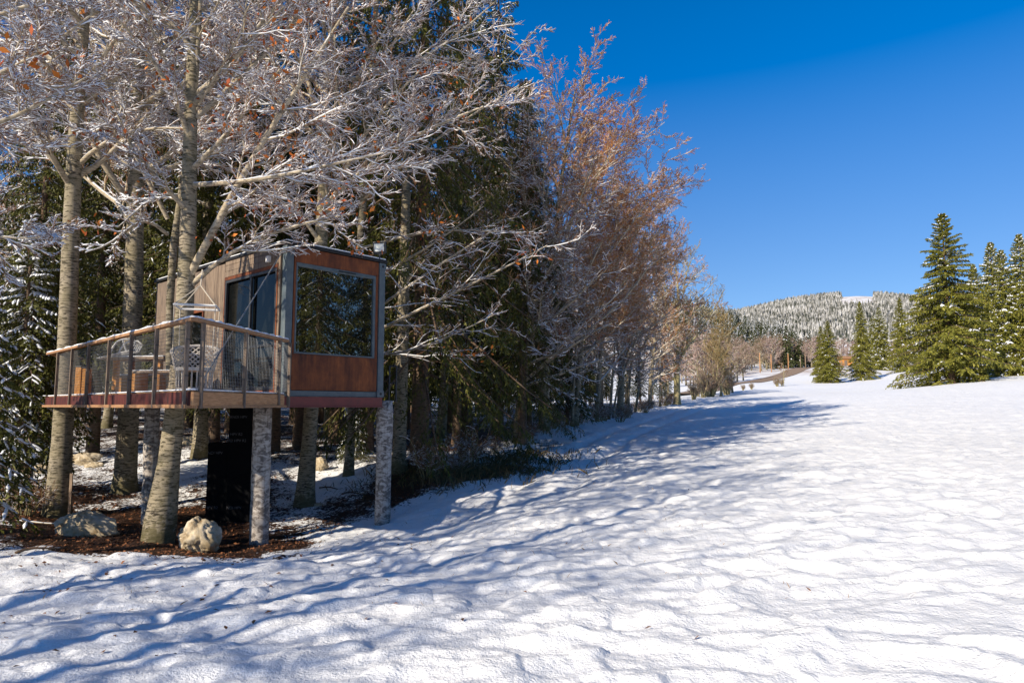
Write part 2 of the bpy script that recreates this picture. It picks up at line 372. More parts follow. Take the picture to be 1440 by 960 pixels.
def litter(x, y):
    # bare litter under the cabin and deck, patchy in the forest, none on the field
    dx = (x-DECK_C[0]); dy = (y-DECK_C[1])
    a = (dx*.72+dy*-.69); b = (dx*.69+dy*.72)   # a along (.72,-.69): toward front right ; b away right
    d = np.sqrt((a/4.9)**2+(b/2.5)**2)
    under = (1-sstep(.62, 1.18, d+.55*(fbm(x*.8, y*.8, 3, 3)-.5)))*(.62+.75*(fbm(x*.9+4, y*1.3, 3, 8)))
    # forest edge line: right of it the open field
    ex = np.interp(y, [0,8,12,14,17,20,25,33,45,60,90], [-16,-10,-5.2,-2.6,-1.2,-.9,-.3,2.6,7.2,14.5,22])
    fr = sstep(0.2, -2.0, x-ex)*(1-sstep(60,85,y))
    fl = fr*(.36+.46*fbm(x*.35, y*.35, 3, 61))
    fl += .35*np.exp(-(((x+1.6)/1.9)**2+((y-18.5)/1.8)**2))+.25*np.exp(-(((x-.3)/1.6)**2+((y-22)/2.2)**2))
    fl = np.where((y > 16) & (x < -4.5), np.maximum(fl, fr*.42), fl)
    fl += .5*np.exp(-(((x+.9)/2.2)**2+((y-19.5)/1.5)**2))+.4*np.exp(-(((x-1.6)/1.3)**2+((y-26)/4)**2))
    sn = np.exp(-(((x+4.9)/1.2)**2+((y-18.5)/2.8)**2))+np.exp(-(((x+9.2)/1.8)**2+((y-20.5)/1.6)**2))
    fl -= .35*sn
    edge = .20*np.exp(-((x-ex)/1.6)**2)*(y < 60)
    return np.clip(np.maximum(under*.98, fl)+edge*.6, 0, 1)
th = np.concatenate([np.arange(-180, -56, 4), np.arange(-56, 56.01, .16), np.arange(60, 181, 4)])*math.pi/180
rr = [0.35, .7, 1.1, 1.5]; q = 1.8
while q < 60: rr.append(q); q *= 1.008
while q < 190: rr.append(q); q *= 1.02
rA = len(rr)
while q < 620: rr.append(q); q *= 1.04
rB = len(rr)
while q < 3500: rr.append(q); q *= 1.035
rr = np.array(rr)
TH, RR = np.meshgrid(th, rr); GX = (RR*np.sin(TH)).ravel(); GY = (RR*np.cos(TH)).ravel()
def track(x, y):     # faint packed track along the forest edge
    cx = np.interp(y, [10,14,17,20,25,33,45,58,80], [-2.2,.3,1.0,1.6,3.2,6.0,11.2,16.5,22.0])
    d = x-cx; return np.exp(-((np.abs(d)-.75)/.28)**2)
def Gh(x, y):
    x = np.asarray(x, float); y = np.asarray(y, float)
    z = Hs(x, y); r = np.hypot(x, y)
    k = 1-sstep(60, 100, r)
    li = litter(x, y)
    big = .5*(fbm(x*.05, y*.05, 2, 91)-.5)*sstep(12, 40, r)
    return z+lumps(x, y)*k*(1-.45*li)+big*(r < 400)-.09*track(x, y)*sstep(10, 18, y)*(1-sstep(70, 90, y))
GZ = Gh(GX, GY)
nr, nth = RR.shape
idx = np.arange(nr*nth).reshape(nr, nth)
def ring(a, b, name, m, att=False):
    s = idx[a:b]; F = np.stack([s[:-1,:-1], s[:-1,1:], s[1:,1:], s[1:,:-1]], -1).reshape(-1, 4)
    off = a*nth; V = np.stack([GX, GY, GZ], 1)[off:b*nth]
    at = {'litter': litter(V[:,0], V[:,1])} if att else None
    o = mesh_np(name, V, F[:, ::-1]-off, m, smooth=True, attr=at)
    return tag(o, kind='structure')
g0 = ring(0, rA, 'snow_ground', M['ground'], True)
ring(rA-1, rB, 'wooded_hillside', M['hill']); ring(rB-1, nr, 'mountain', M['hill'])
def gz(x, y): return float(Gh([x],[y])[0])
def G(u, Y, dz=0):
    x = (u-720)/FPX*Y*1.0
    # small correction of the sideways offset for the upward tilt
    z = gz(x, Y)
    for _ in range(3):
        yc = Y*math.cos(PITCH)+(z-EYE)*math.sin(PITCH); x = (u-720)/FPX*yc; z = gz(x, Y)
    return np.array([x, Y, z+dz])

# ------------------------------------------------------------------ tubes and trees
def tubes(Pn, R, sides):
    Mn, k, _ = Pn.shape
    T = np.gradient(Pn, axis=1); T /= np.linalg.norm(T, axis=2, keepdims=True)+1e-9
    ref = np.where(np.abs(T[:,:1,2:3]) < .85, np.array([0,0,1.]), np.array([1.,0,0]))
    U = np.cross(T, np.broadcast_to(ref, T.shape)); U /= np.linalg.norm(U, axis=2, keepdims=True)+1e-9
    W = np.cross(T, U)
    a = np.arange(sides)*2*math.pi/sides
    V = Pn[:,:,None]+R[:,:,None,None]*(U[:,:,None]*np.cos(a)[None,None,:,None]+W[:,:,None]*np.sin(a)[None,None,:,None])
    base = (np.arange(Mn)*k*sides)[:,None,None]
    i = np.arange(k-1)[None,:,None]*sides; j = np.arange(sides)[None,None,:]; j2 = (j+1) % sides
    F = np.stack([base+i+j, base+i+j2, base+i+sides+j2, base+i+sides+j], -1).reshape(-1, 4)
    return V.reshape(-1,3), F
def tube_mesh(name, levels, m, parent, smooth=True):
    Vs = []; Fs = []; off = 0
    for Pn, R, s in levels:
        if len(Pn) == 0: continue
        V, F = tubes(Pn, R, s); Vs.append(V); Fs.append(F+off); off += len(V)
    return mesh_np(name, np.concatenate(Vs), np.concatenate(Fs), m, parent, smooth)
def resample(pl, rad, k):
    pl = np.array(pl, float); rad = np.array(rad, float)
    d = np.r_[0, np.cumsum(np.linalg.norm(np.diff(pl, axis=0), axis=1))]; t = np.linspace(0, d[-1], k)
    Q = np.stack([np.interp(t, d, pl[:,i]) for i in range(3)], 1)
    for _ in range(2): Q[1:-1] = (Q[:-2]+2*Q[1:-1]+Q[2:])/4
    return Q, np.interp(t, d, rad)
def grow(rng, Pn, R, n, t0, t1, ang, lenf, k, up, wig, rf, rmin, flat=.6, bias=None, absl=None, tdec=.55):
    Np, K, _ = Pn.shape; Mn = Np*n
    pi = np.repeat(np.arange(Np), n)
    t = (np.tile(np.arange(n), Np)+rng.random(Mn))/n*(t1-t0)+t0
    f = t*(K-1); i = np.minimum(f.astype(int), K-2); w = (f-i)[:,None]
    p = Pn[pi,i]*(1-w)+Pn[pi,i+1]*w; T = Pn[pi,i+1]-Pn[pi,i]; T /= np.linalg.norm(T, axis=1)[:,None]+1e-9
    r0 = R[pi,i]*(1-w[:,0])+R[pi,i+1]*w[:,0]
    pl = np.linalg.norm(np.diff(Pn, axis=1), axis=2).sum(1)[pi]
    q = rng.normal(size=(Mn,3)); q[:,2] *= flat; q -= (q*T).sum(1)[:,None]*T; q /= np.linalg.norm(q, axis=1)[:,None]+1e-9
    a = ang*(.75+.5*rng.random(Mn))
    d = T*np.cos(a)[:,None]+q*np.sin(a)[:,None]
    if bias is not None: d = d+np.array(bias)
    d /= np.linalg.norm(d, axis=1)[:,None]
    L = (pl*lenf if absl is None else absl)*(1-tdec*t)*(.6+.7*rng.random(Mn))
    out = np.zeros((Mn,k,3)); out[:,0] = p; st = (L/(k-1))[:,None]
    for j in range(1, k):
        d = d+wig*rng.normal(size=(Mn,3)); d[:,2] += up; d /= np.linalg.norm(d, axis=1)[:,None]
        out[:,j] = out[:,j-1]+d*st
    rs = np.maximum(np.minimum(r0*rf, .02+.03*L), rmin)
    Rn = rs[:,None]*np.linspace(1, .25, k)[None]; Rn = np.maximum(Rn, rmin*.7)
    return out, Rn
def snow_tubes(rng, Pn, R, add, keep=.8, maxz=.75):
    if len(Pn) == 0: return Pn, R
    T = Pn[:,-1]-Pn[:,0]; T /= np.linalg.norm(T, axis=1)[:,None]+1e-9
    c = Pn.mean(1); nz = fbm(c[:,0]*.7+c[:,2]*.4, c[:,1]*.7+c[:,2]*.5, 2, 7)
    m = (np.abs(T[:,2]) < maxz) & (rng.random(len(Pn)) < keep*(.4+1.2*nz))
    Pq = Pn[m].copy(); Rq = R[m]
    Pq[:,:,2] += Rq*.8+add*.45
    jit = .35+1.1*rng.random(Rq.shape); Rs = np.minimum(Rq*.5, .03)+add*.68*jit
    Rs[:,-1] *= .4
    return Pq, Rs
def leaf_quads(rng, pos, size):
    n = len(pos); a = rng.normal(size=(n,3)); a /= np.linalg.norm(a,axis=1)[:,None]; b = np.cross(a, rng.normal(size=(n,3))); b /= np.linalg.norm(b,axis=1)[:,None]
    s = size*(.6+.8*rng.random(n))[:,None]
    V = np.stack([pos-a*s, pos+b*s*.5, pos+a*s, pos-b*s*.5], 1).reshape(-1,3)
    return V, np.arange(n*4).reshape(n,4)
def beech(name, trunk, rad, limbs=(), seed=0, nl=14, lt=(.3,.97), llen=.42, snow=.0125, keep=.9, dens=(11,12,10), leaves=0,
          bias=None, bark='beech', limbm='beech_limb', twig='twig', twr=.0045, up=.06, lang=1.0, kk=12, flare=1.5, tl=.35, flat=.6):
    """trunk: world polyline; limbs: list of (polyline, r0). returns the root Empty (base of the trunk)"""
    rng = np.random.default_rng(seed)
    trunk = np.array(trunk, float); base = trunk[0].copy()
    root = empty(name, base)
    Q, R = resample(trunk-base, rad, kk)
    H = np.linalg.norm(Q[-1]-Q[0])
    # flared foot
    Rt = R.copy(); foot = np.array([0,0,-.25])
    Qf = np.concatenate([[Q[0]+foot], [Q[0]], Q[1:]]); Rf = np.concatenate([[Rt[0]*flare], [Rt[0]*(.45+.55*flare)], Rt[1:]])
    Qf = np.insert(Qf, 2, Q[0]+(Q[1]-Q[0])*.25, axis=0); Rf = np.insert(Rf, 2, Rt[0]*1.05)
    L1 = []
    for pl, r0 in limbs:
        q, r = resample(np.array(pl, float)-base, np.linspace(r0, r0*.25, len(pl)), 8); L1.append((q, r))
    P1 = np.array([q for q,_ in L1]).reshape(-1,8,3); R1 = np.array([r for _,r in L1]).reshape(-1,8)
    if nl:
        a, b = grow(rng, Q[None], R[None], nl, lt[0], lt[1], lang, llen, 8, up, .10, .46, .016, 1.0, bias, tdec=tl)
        P1 = np.concatenate([P1, a]); R1 = np.concatenate([R1, b])
    tube_mesh('trunk', [(Qf[None], Rf[None], 14)], M[bark], root)
    P2, R2 = grow(rng, P1, R1, dens[0], .15, 1, .75, .42, 6, .04, .14, .45, .008, flat)
    P3, R3 = grow(rng, P2, R2, dens[1], .1, 1, .7, .45, 5, .03, .16, .6, twr*1.2, flat*.8)
    P4, R4 = grow(rng, P3, R3, dens[2], .1, 1, .65, .5, 3, .02, .18, .6, twr, flat*.8)
    tube_mesh('limbs', [(P1, R1, 7), (P2, R2, 5)], M[limbm], root)
    tube_mesh('twigs', [(P3, R3, 3), (P4, R4, 3)], M[twig], root)
    if snow > 0:
        lv = [(*snow_tubes(rng, P2, R2, snow, keep, .6), 4), (*snow_tubes(rng, P3, R3, snow, keep*.95), 3), (*snow_tubes(rng, P4, R4, snow*.8, keep*.9), 3)]
        tube_mesh('snow', lv, M['snow'], root)['kind'] = 'stuff'
    if leaves:
        k = rng.choice(len(P3), max(1, leaves//14)); pos = []
        for i in k:
            pos.append(P3[i,2]+rng.normal(size=(14,3))*[.22,.22,.10])
        V, F = leaf_quads(rng, np.concatenate(pos), .055); mesh_np('leaves', V, F, M['leaf'], root)['kind'] = 'stuff'
    return root

def spruce(name, H, Rm, seed=0, nb=130, nt=14, nf=12, fl=.14, fw=.032, droop=.5, h0=.08, snow=.15, m='needle', top=1.0, tw=.38, hang=.3, rt=None, shape=.85, lift=.15, snowth=.55, snr=.75, ljit=.5, snz=.62):
    rng = np.random.default_rng(seed); root = empty(name)
    rt = rt or H*.014
    tr = np.array([[0,0,-.3],[0,0,0],[0,0,H*.25],[0,0,H*.6],[0,0,H]]); Q, R = resample(tr, [rt*1.35, rt*1.15, rt*.9, rt*.5, .015], 10)
    hh = h0+(1-h0)*(np.arange(nb)+rng.random(nb)*.9)/nb; hh = np.minimum(hh, .985)
    az = np.arange(nb)*2.399+rng.normal(size=nb)*.35
    L = Rm*((1-hh)**shape)*(1.22-ljit*rng.random(nb)**1.3)+.05
    L *= np.where(hh < h0+.12, .75+.25*rng.random(nb), 1)
    dr = droop*(1-.9*sstep(.55, 1, hh)); k = 7
    s = np.linspace(0, 1, k)[None,:]
    rad = L[:,None]*s*(1-.08*dr[:,None]*s)
    z = hh[:,None]*H+L[:,None]*(lift+.45*sstep(.6,1,hh)[:,None])*s-L[:,None]*dr[:,None]*(s**1.4)+L[:,None]*.18*dr[:,None]*s**4
    azc = az[:,None]+.12*rng.normal(size=(nb,1))*s
    B = np.stack([np.cos(azc)*rad, np.sin(azc)*rad, z], -1)
    RB = np.maximum(.012, L*.012)[:,None]*np.linspace(1,.3,k)[None]
    # side twigs
    Mn = nb*nt; pi = np.repeat(np.arange(nb), nt); t = (np.tile(np.arange(nt), nb)+rng.random(Mn))/nt*.88+.12
    f = t*(k-1); i = np.minimum(f.astype(int), k-2); w_ = (f-i)[:,None]
    p = B[pi,i]*(1-w_)+B[pi,i+1]*w_; T = B[pi,i+1]-B[pi,i]; T /= np.linalg.norm(T,axis=1)[:,None]
    sd = np.cross(T, [0,0,1.]); sd /= np.linalg.norm(sd,axis=1)[:,None]+1e-9; sg = np.where(np.tile(np.arange(nt), nb) % 2 == 0, 1, -1)[:,None]
    d = T*.65+sd*sg*(.8+.3*rng.random((Mn,1)))+np.array([0,0,-1.])*hang*(.4+1.0*rng.random((Mn,1)))
    d /= np.linalg.norm(d,axis=1)[:,None]
    TL = (L[pi]*tw*(1.15-.8*t)*(.6+.7*rng.random(Mn)))[:,None]+.05
    kt = 4; TW = np.zeros((Mn,kt,3)); TW[:,0] = p; dd = d.copy()
    for j in range(1,kt):
        dd[:,2] -= hang*.45; dd /= np.linalg.norm(dd,axis=1)[:,None]; TW[:,j] = TW[:,j-1]+dd*TL/(kt-1)
    # needle tufts along twigs and along the branch itself
    src = TW; n1 = Mn*nf; qi = np.repeat(np.arange(Mn), nf); tt = (np.tile(np.arange(nf), Mn)+rng.random(n1))/nf
    f = tt*(kt-1); i = np.minimum(f.astype(int), kt-2); w_ = (f-i)[:,None]
    pp = src[qi,i]*(1-w_)+src[qi,i+1]*w_; TT = src[qi,i+1]-src[qi,i]; TT /= np.linalg.norm(TT,axis=1)[:,None]+1e-9
    rv = rng.normal(size=(n1,3)); rv[:,2] *= .6; rv -= (rv*TT).sum(1)[:,None]*TT; rv /= np.linalg.norm(rv,axis=1)[:,None]+1e-9
    dv = TT*.8+rv*.55; dv[:,2] -= .12; dv /= np.linalg.norm(dv,axis=1)[:,None]
    wv = np.cross(dv, rng.normal(size=(n1,3))); wv /= np.linalg.norm(wv,axis=1)[:,None]+1e-9
    tsz = (np.clip(L/Rm, .22, .6)/.6)[pi][qi]; ln = (fl*tsz*(.6+.7*rng.random(n1)))[:,None]; wd = (fw*tsz**.5*(.7+.6*rng.random(n1)))[:,None]
    V = np.stack([pp-wv*wd*.5, pp+dv*ln*.5-wv*wd*.8, pp+dv*ln, pp+dv*ln*.5+wv*wd*.8], 1)
    F = np.arange(n1*4).reshape(n1,4)
    tube_mesh('trunk', [(Q[None], R[None], 10), (B, RB, 4)], M['spruce_bark'], root)
    mesh_np('foliage', V.reshape(-1,3), F, M[m], root)
    if snow > 0:
        c = TW.mean(1); az_ = np.arctan2(c[:,1], c[:,0]); nz = fbm(az_*2.5+c[:,2]*.9, c[:,2]*2.2, 2, seed+3)
        keep = (nz*.75+.25*rng.random(Mn)) > (1-snow)*snowth+.18
        TS = TW[:,2]-TW[:,0]; TS /= np.linalg.norm(TS,axis=1)[:,None]; keep &= np.abs(TS[:,2]) < snz
        S = TW[keep][:,:3]; ns = len(S)
        if ns:
            S = S.copy(); S[:,:,2] += fw*.9
            Rs = (fw*snr*(.5+1.0*rng.random((ns,3)))); Rs[:,-1] *= .3; Rs[:,0] *= .6
            tube_mesh('snow', [(S, Rs, 4)], M['snow'], root)['kind'] = 'stuff'
    return root

# ------------------------------------------------------------------ cabin
ZC = EYE+.17
A0 = P(397, 557, 12.3); A0[2] = ZC
fd = np.array([.66,.75,0]); fd /= np.linalg.norm(fd); ld = np.array([-fd[1], fd[0], 0]); up = np.array([0,0,1.])
CW, CH, CL = 2.30, 2.86, 6.06
def L2W(a, b, z): return A0+fd*a+ld*b+up*z
def cbox(mb, a0, a1, b0, b1, z0, z1):
    return mb.box(L2W((a0+a1)/2, (b0+b1)/2, (z0+z1)/2), (a1-a0, b1-b0, z1-z0), (fd, ld, up))
cabin = empty('container_cabin', A0)
cabin.location = (0,0,0)
tag(cabin, 'rusty shipping container cabin with big dark windows standing on log posts', 'cabin')
cbox(MB(), .05, CW-.05, .10, CL-.02, .06, CH-.06).build('interior_shell', M['black'], cabin)
for (a, b) in ((0,0), (CW-.15,0), (0,CL-.15), (CW-.15,CL-.15)):
    o = MB(); cbox(o, a, a+.15, b, b+.15, 0, CH-.02)
    post = o.build('corner_post', M['steel_blue'], cabin, .01)
    for zc in (.0, CH-.17):
        q = MB(); cbox(q, a-.012, a+.162, b-.012, b+.162, zc, zc+.14); q.build('corner_casting', M['steel_blue'], post, .008)
        if b == 0:
            q = MB(); q.tube([L2W(a+.075, b-.016, zc+.07), L2W(a+.075, b-.006, zc+.07)], .028, 10); q.build('casting_hole', M['black'], post)
def fpanel(name, a0, a1, z0, z1, m='rust', d=.0, t=.05, par=cabin, bev=.004):
    o = MB(); cbox(o, a0, a1, d, d+t, z0, z1); return o.build(name, M[m], par, bev)
fpanel('front_panel', .17, CW-.17, 2.543, CH-.03, d=.01)
fpanel('front_panel', .17, CW-.17, .12, .80, d=.012)
fpanel('front_panel', .17, .213, .803, 2.54, d=.014)
fpanel('front_panel', CW-.233, CW-.17, .803, 2.54, d=.014)
fpanel('bottom_rail', .16, CW-.16, .0, .11, 'steel_blue', .03)
# front window
wf = MB(); a0, a1, z0, z1 = .216, CW-.236, .806, 2.537
for s in ((a0,a1,z1-.07,z1), (a0,a1,z0,z0+.03), (a0,a0+.03,z0+.033,z1-.073), (a1-.055,a1,z0+.033,z1-.073)): cbox(wf, s[0], s[1], .012, .07, s[2], s[3])
fr = wf.build('window', M['steel_blue'], cabin, .003)
g = MB(); cbox(g, a0+.03, a1-.055, .045, .055, z0+.03, z1-.07); g.build('glass', M['glass'], fr)
v = MB(); cbox(v, 1.15, 1.55, .002, .012, z1-.05, z1-.025); v.build('vent', M['black'], fr)
# roof with membrane and thin snow
rf = MB(); cbox(rf, -.06, CW+.03, -.04, CL+.05, CH-.02, CH+.045); roof = rf.build('roof', M['black'], cabin, .01)
sv = MB(); cbox(sv, -.03, CW, -.02, CL, CH+.047, CH+.075); sv.build('snow', M['snow'], roof, .012)
# side wall (a = 0 face): cladding boards, big window with rust reveal, dark panel behind
def sbox(mb, b0, b1, z0, z1, out=.0, t=.05): return cbox(mb, -out-t, -out, b0, b1, z0, z1)
cl = MB(); rr_ = random.Random(3)
for (b0, b1, z0, z1) in ((.165,.235,.0,2.80), (2.40,3.30,.0,2.80), (.238,2.397,2.50,2.80)):
    n = max(1, round((b1-b0)/.14)); bw = (b1-b0)/n
    if z1-z0 < .5 and b1-b0 > 1:
        for k in range(3): sbox(cl, b0, b1, z0+k*.125+.003, z0+k*.125+.12, .0, .028+rr_.random()*.006)
    else:
        for k in range(n): sbox(cl, b0+k*bw+.003, b0+(k+1)*bw-.003, z0, z1, .0, .028+rr_.random()*.006)
cl.build('cladding', M['cladding'], cabin)
rv = MB()
for s in ((.238,2.397,2.43,2.495), (.238,.275,.12,2.427), (2.36,2.397,.12,2.427), (.238,2.397,.03,.117)): sbox(rv, *s, -.02, .06)
wr = rv.build('side_window', M['rust'], cabin, .004)
wf = MB()
for s in ((.278,2.357,2.37,2.425), (.278,2.357,.125,.19), (.278,.33,.193,2.367), (2.30,2.357,.193,2.367), (1.25,1.31,.193,2.367), (.333,1.247,.95,1.0)): sbox(wf, *s, -.01, .05)
wf.build('frame', M['dark_metal'], wr, .003)
g = MB(); sbox(g, .31, 2.32, .17, 2.39, -.04, .01); g.build('glass', M['glass_dark'], wr)
o = MB(); sbox(o, 3.31, 6.0, 1.95, 2.80, 0, .03); o.build('side_panel', M['wood_post'], cabin)
o = MB(); sbox(o, 4.9, 6.0, .05, 1.945, 0, .03); o.build('cladding', M['wood_post'], cabin)
o = MB()
for s in ((3.31,4.89,1.87,1.94), (3.31,3.37,.05,1.865), (4.82,4.89,.05,1.865), (3.31,4.89,.0,.047)): sbox(o, *s, 0, .05)
dr = o.build('side_door', M['rust'], cabin); g = MB(); sbox(g, 3.36, 4.83, .05, 1.87, -.03, .01); g.build('glass', M['glass_dark'], dr)
bm = MB(); cbox(bm, -.12, CW-.04, -.02, .02, -.19, -.005); cbox(bm, -.12, CW-.04, -.06, .06, -.205, -.19); cbox(bm, -.12, CW-.04, CL-.1, CL, -.2, -.005)
for k in (0.06, CW-.2): cbox(bm, k, k+.1, .07, CL-.12, -.19, -.01)
bm.build('floor_beam', M['red_beam'], cabin)
# small white sensor and cable under the roof edge
sn = MB(); sn.box(L2W(-.07,.55,2.62), (.07,.09,.12), (fd,ld,up))
tag(sn.build('wall_sensor', M['white'], None, .008), 'small white sensor on the wood cladding above the side window', 'sensor')
# floodlight on the roof corner
fb = L2W(2.12, -.02, CH+.05); flr = empty('floodlight', fb); fc = np.array([0,0,.24]); fn = np.array([-.1,-.97,-.2]); fn /= np.linalg.norm(fn); fs = np.cross(fn, up); fs /= np.linalg.norm(fs); fu = np.cross(fs, fn)
tag(flr, 'black floodlight with pale lens on the right roof corner of the cabin', 'lamp')
MB().box(fc, (.27,.07,.25), (fs,fn,fu)).build('housing', M['dark_metal'], flr, .012)
MB().box(fc+fn*.037, (.20,.008,.16), (fs,fn,fu)).build('lens', M['lens'], flr)
MB().bar((0,0,0), (0,0,.2), .03, .012, (0,1,0)).bar((-.1,0,.1), (.1,0,.1), .02, .012).build('bracket', M['dark_metal'], flr)

# ------------------------------------------------------------------ deck
DT = EYE+.21; DB = EYE+.02
c1 = np.array([-4.41,9.17]); c2 = np.array([-10.65,15.35]); c3 = np.array([-4.16,12.2]); a_ = A0[:2]+fd[:2]*-.06; a6 = L2W(-.06,CL,0)[:2]; c5 = np.array([-11.3,17.6])
deck = empty('wooden_deck', (0,0,0)); tag(deck, 'raised timber deck with wire mesh railing built round the leaning tree', 'deck')
poly = [tuple(c1+[0,.06]), tuple(c3), tuple(a_), tuple(a6), tuple(c5), tuple(c2+[.05,0])]
boards = MB().prism(poly, DT-.035, DT).build('decking', M['wood_rail'], deck)
MB().prism([tuple(np.array(p)*.985+np.array([-7,13.5])*.015) for p in poly], DB+.02, DT-.04).build('joists', M['wood_post'], deck)
def v3(p, z): return np.array([p[0], p[1], z])
def fascia(p, q, m, n):
    MB().bar(v3(p, (DT+DB)/2-.02), v3(q, (DT+DB)/2-.02), .045, DT-DB+.0).build('fascia', M[m], deck, .004)
fascia(c1, c2, 'wood_red', 0); fascia(c1+[.03,.01], c3, 'wood_fascia', 1); fascia(c2, c5, 'wood_red', 2)
MB().bar(v3(c1+[.01,.03], DB-.03), v3(c2, DB-.03), .16, .05).bar(v3(c1+[-.03,.05], DB-.035), v3(c3, DB-.035), .14, .045).build('edge_board', M['wood_rail'], deck)
RT = EYE+1.21
def railrun(p, q, us, ext0=.0, ext1=.0, wm='wire'):
    p = np.array(p); q = np.array(q); d = (q-p); Lr = np.linalg.norm(d); d = d/Lr; nrm = np.array([d[1], -d[0]])
    if np.dot(nrm, -p) < 0: nrm = -nrm      # outward = toward camera
    ts = []
    for u in us:
        if u is None: continue
        s = (u-720)/FPX; den = d[0]-s*d[1]; ts.append(((s*p[1]-p[0])/den))
    hr = MB().bar(v3(p-d*ext0, RT-.025), v3(q+d*ext1, RT-.025), .10, .05).build('handrail', M['wood_rail'], deck, .006)
    s = MB(); n = 40; SV = []
    for k in range(n):
        x0 = p-d*ext0*.8+(q-p+d*(ext0+ext1)*.8)*k/(n-1); h = .022+.011*math.sin(k*1.7)+.006*math.sin(k*4.1)
        SV += [v3(x0-nrm*.046, RT), v3(x0-nrm*.034, RT+h), v3(x0+nrm*.034, RT+h), v3(x0+nrm*.046, RT)]
    s.add(SV, [(4*k+j, 4*k+j+1, 4*k+j+5, 4*k+j+4) for k in range(n-1) for j in range(3)]+[(0,3,2,1), (4*n-4,4*n-3,4*n-2,4*n-1)])
    s.build('snow', M['snow'], hr, 0, True)
    bs = MB().bar(v3(p-nrm*.05, DT+.012), v3(q-nrm*.05, DT+.012), .06, .024)
    bs.build('snow', M['snow'], deck, .01)
    po = nrm*.035
    for i, t in enumerate(ts):
        c = p+d*t+po
        pst = MB().bar(v3(c, DB-.06), v3(c, RT-.052), .055, .045, (d[0], d[1], 0)).build('post', M['wood_post'], deck, .004)
        for zz in (DT+.2, RT-.3): MB().bar(v3(c-d*.033, zz), v3(c+d*.033, zz), .052, .012).build('clamp', M['dark_metal'], pst)
    for i in range(len(ts)-1):
        t0, t1 = ts[i]+.03, ts[i+1]-.03; mb = MB(); lo, hi = DT+.04, RT-.10
        n = max(2, int((t1-t0)/.052))
        for k in range(n+1):
            c = p+d*(t0+(t1-t0)*k/n)+po*.4; mb.tube([v3(c, lo), v3(c, hi)], .0028, 3, False)
        nz = int((hi-lo)/.052)
        for k in range(nz+1):
            z = lo+(hi-lo)*k/nz; mb.tube([v3(p+d*t0+po*.5, z), v3(p+d*t1+po*.5, z)], .0028, 3, False)
        mb.build('mesh_panel', M[wm], deck)
railrun(c1, c2, [265,221.6,186,155,126,103,83], .06, .1, 'wire_shaded')
railrun(c1+[.02,0], c3+[0,.1], [280,341,390,404], .0, .0)
railrun(c2, c5, [80], 0, 0)
for p in (c1,):
    pass
# stay cable from the container corner to the deck corner
cab = MB().tube([L2W(-.03,.12,CH-.15), v3(c1+[-.0,.25], DT+.05)], .012, 6)
tag(cab.build('stay_cable', M['wire'], None), 'grey steel cable from the container top corner down to the deck corner', 'cable')

# ------------------------------------------------------------------ posts under the cabin
def logpost(u0, v0, u1, v1, Y, r, label, r2=None):
    top = P(u0, v0, Y); bot = P(u1, v1, Y); g = gz(bot[0], bot[1]); bot[2] = min(bot[2], g)-.15
    root = np.array(bot); n = 9; t = np.linspace(0, 1, n)[:,None]; L = bot+(top-bot)*t
    rng = np.random.default_rng(int(u0)); rad = r*(1+.04*rng.normal(size=n)); 
    o = MB().tube(L-root, rad, 16).build('log_post', M['log'], None, smooth=True); o.location = root.tolist()
    return tag(o, label, 'log post', 'log posts carrying the cabin and deck')
logpost(369.5,571,364,768,12.6,.168,'thickest pale stripped log post below the left front corner of the container')
logpost(541.5,563,537.5,738,14.35,.170,'pale stripped log post below the right front corner of the container')
logpost(214.5,572,211,705,14.6,.15,'grey log post under the middle of the deck left of the leaning tree')
# ------------------------------------------------------------------ black wrapped box below the cabin
bx = P(327, 702, 15.2); zb = gz(bx[0], bx[1])-.1
wb = empty('wrapped_box', (bx[0], bx[1], zb)); tag(wb, 'black membrane wrapped service box under the container between the logs', 'service box')
hT = EYE+.0-zb
MB().box((.22,0,hT/2), (.52,.5,hT)).build('tall_box', M['membrane'], wb, .01)
hs_ = P(327,622,15.2)[2]-zb
MB().box((-.26,.02,hs_/2), (.47,.5,hs_)).build('low_box', M['membrane'], wb, .01)
for z_ in (.55, 1.15, 1.75):
    MB().box((.22,-.253,z_), (.53,.012,.09)).build('lap_strip', M['membrane'], wb, .003)
def text(s, x, y, z, size, par):
    c = bpy.data.curves.new('print', 'FONT'); c.body = s; c.size = size; c.extrude = .0008; t = bpy.data.objects.new('print', c); C.objects.link(t)
    bpy.context.view_layer.update(); me = bpy.data.meshes.new_from_object(t); bpy.data.objects.remove(t)
    o = bpy.data.objects.new('print', me); C.objects.link(o); me.materials.append(M['ink']); o.parent = par; o.location = (x,y,z); o.rotation_euler = (math.pi/2,0,0)
for s, x, z in (('RNDI HPV', -.02, hT-.28), ('HPV R2', .0, hT-.66), ('R2 HPV R2', -.03, hT-.80), ('NDI HPV', -.02, .42), ('HPV R2', -.49, .42), ('NDI HPV', -.49, hs_-.24)):
    text(s, x, -.262 if x > -.2 else -.242, z, .085, wb)
# little dark stair rail at the right of the cabin
s = P(547, 558, 15.2); sr = MB()
for dx in (0, .16): sr.tube([s+[dx,0,-.1], s+[dx,0,.70]], .022, 6)
sr.tube([s+[0,0,.70], s+[.16,0,.70]], .022, 6).tube([s+[0,0,.32], s+[.16,0,.32]], .015, 6)
tag(sr.build('stair_rail', M['dark_metal'], None), 'short dark metal rail beside the right side of the container', 'rail')

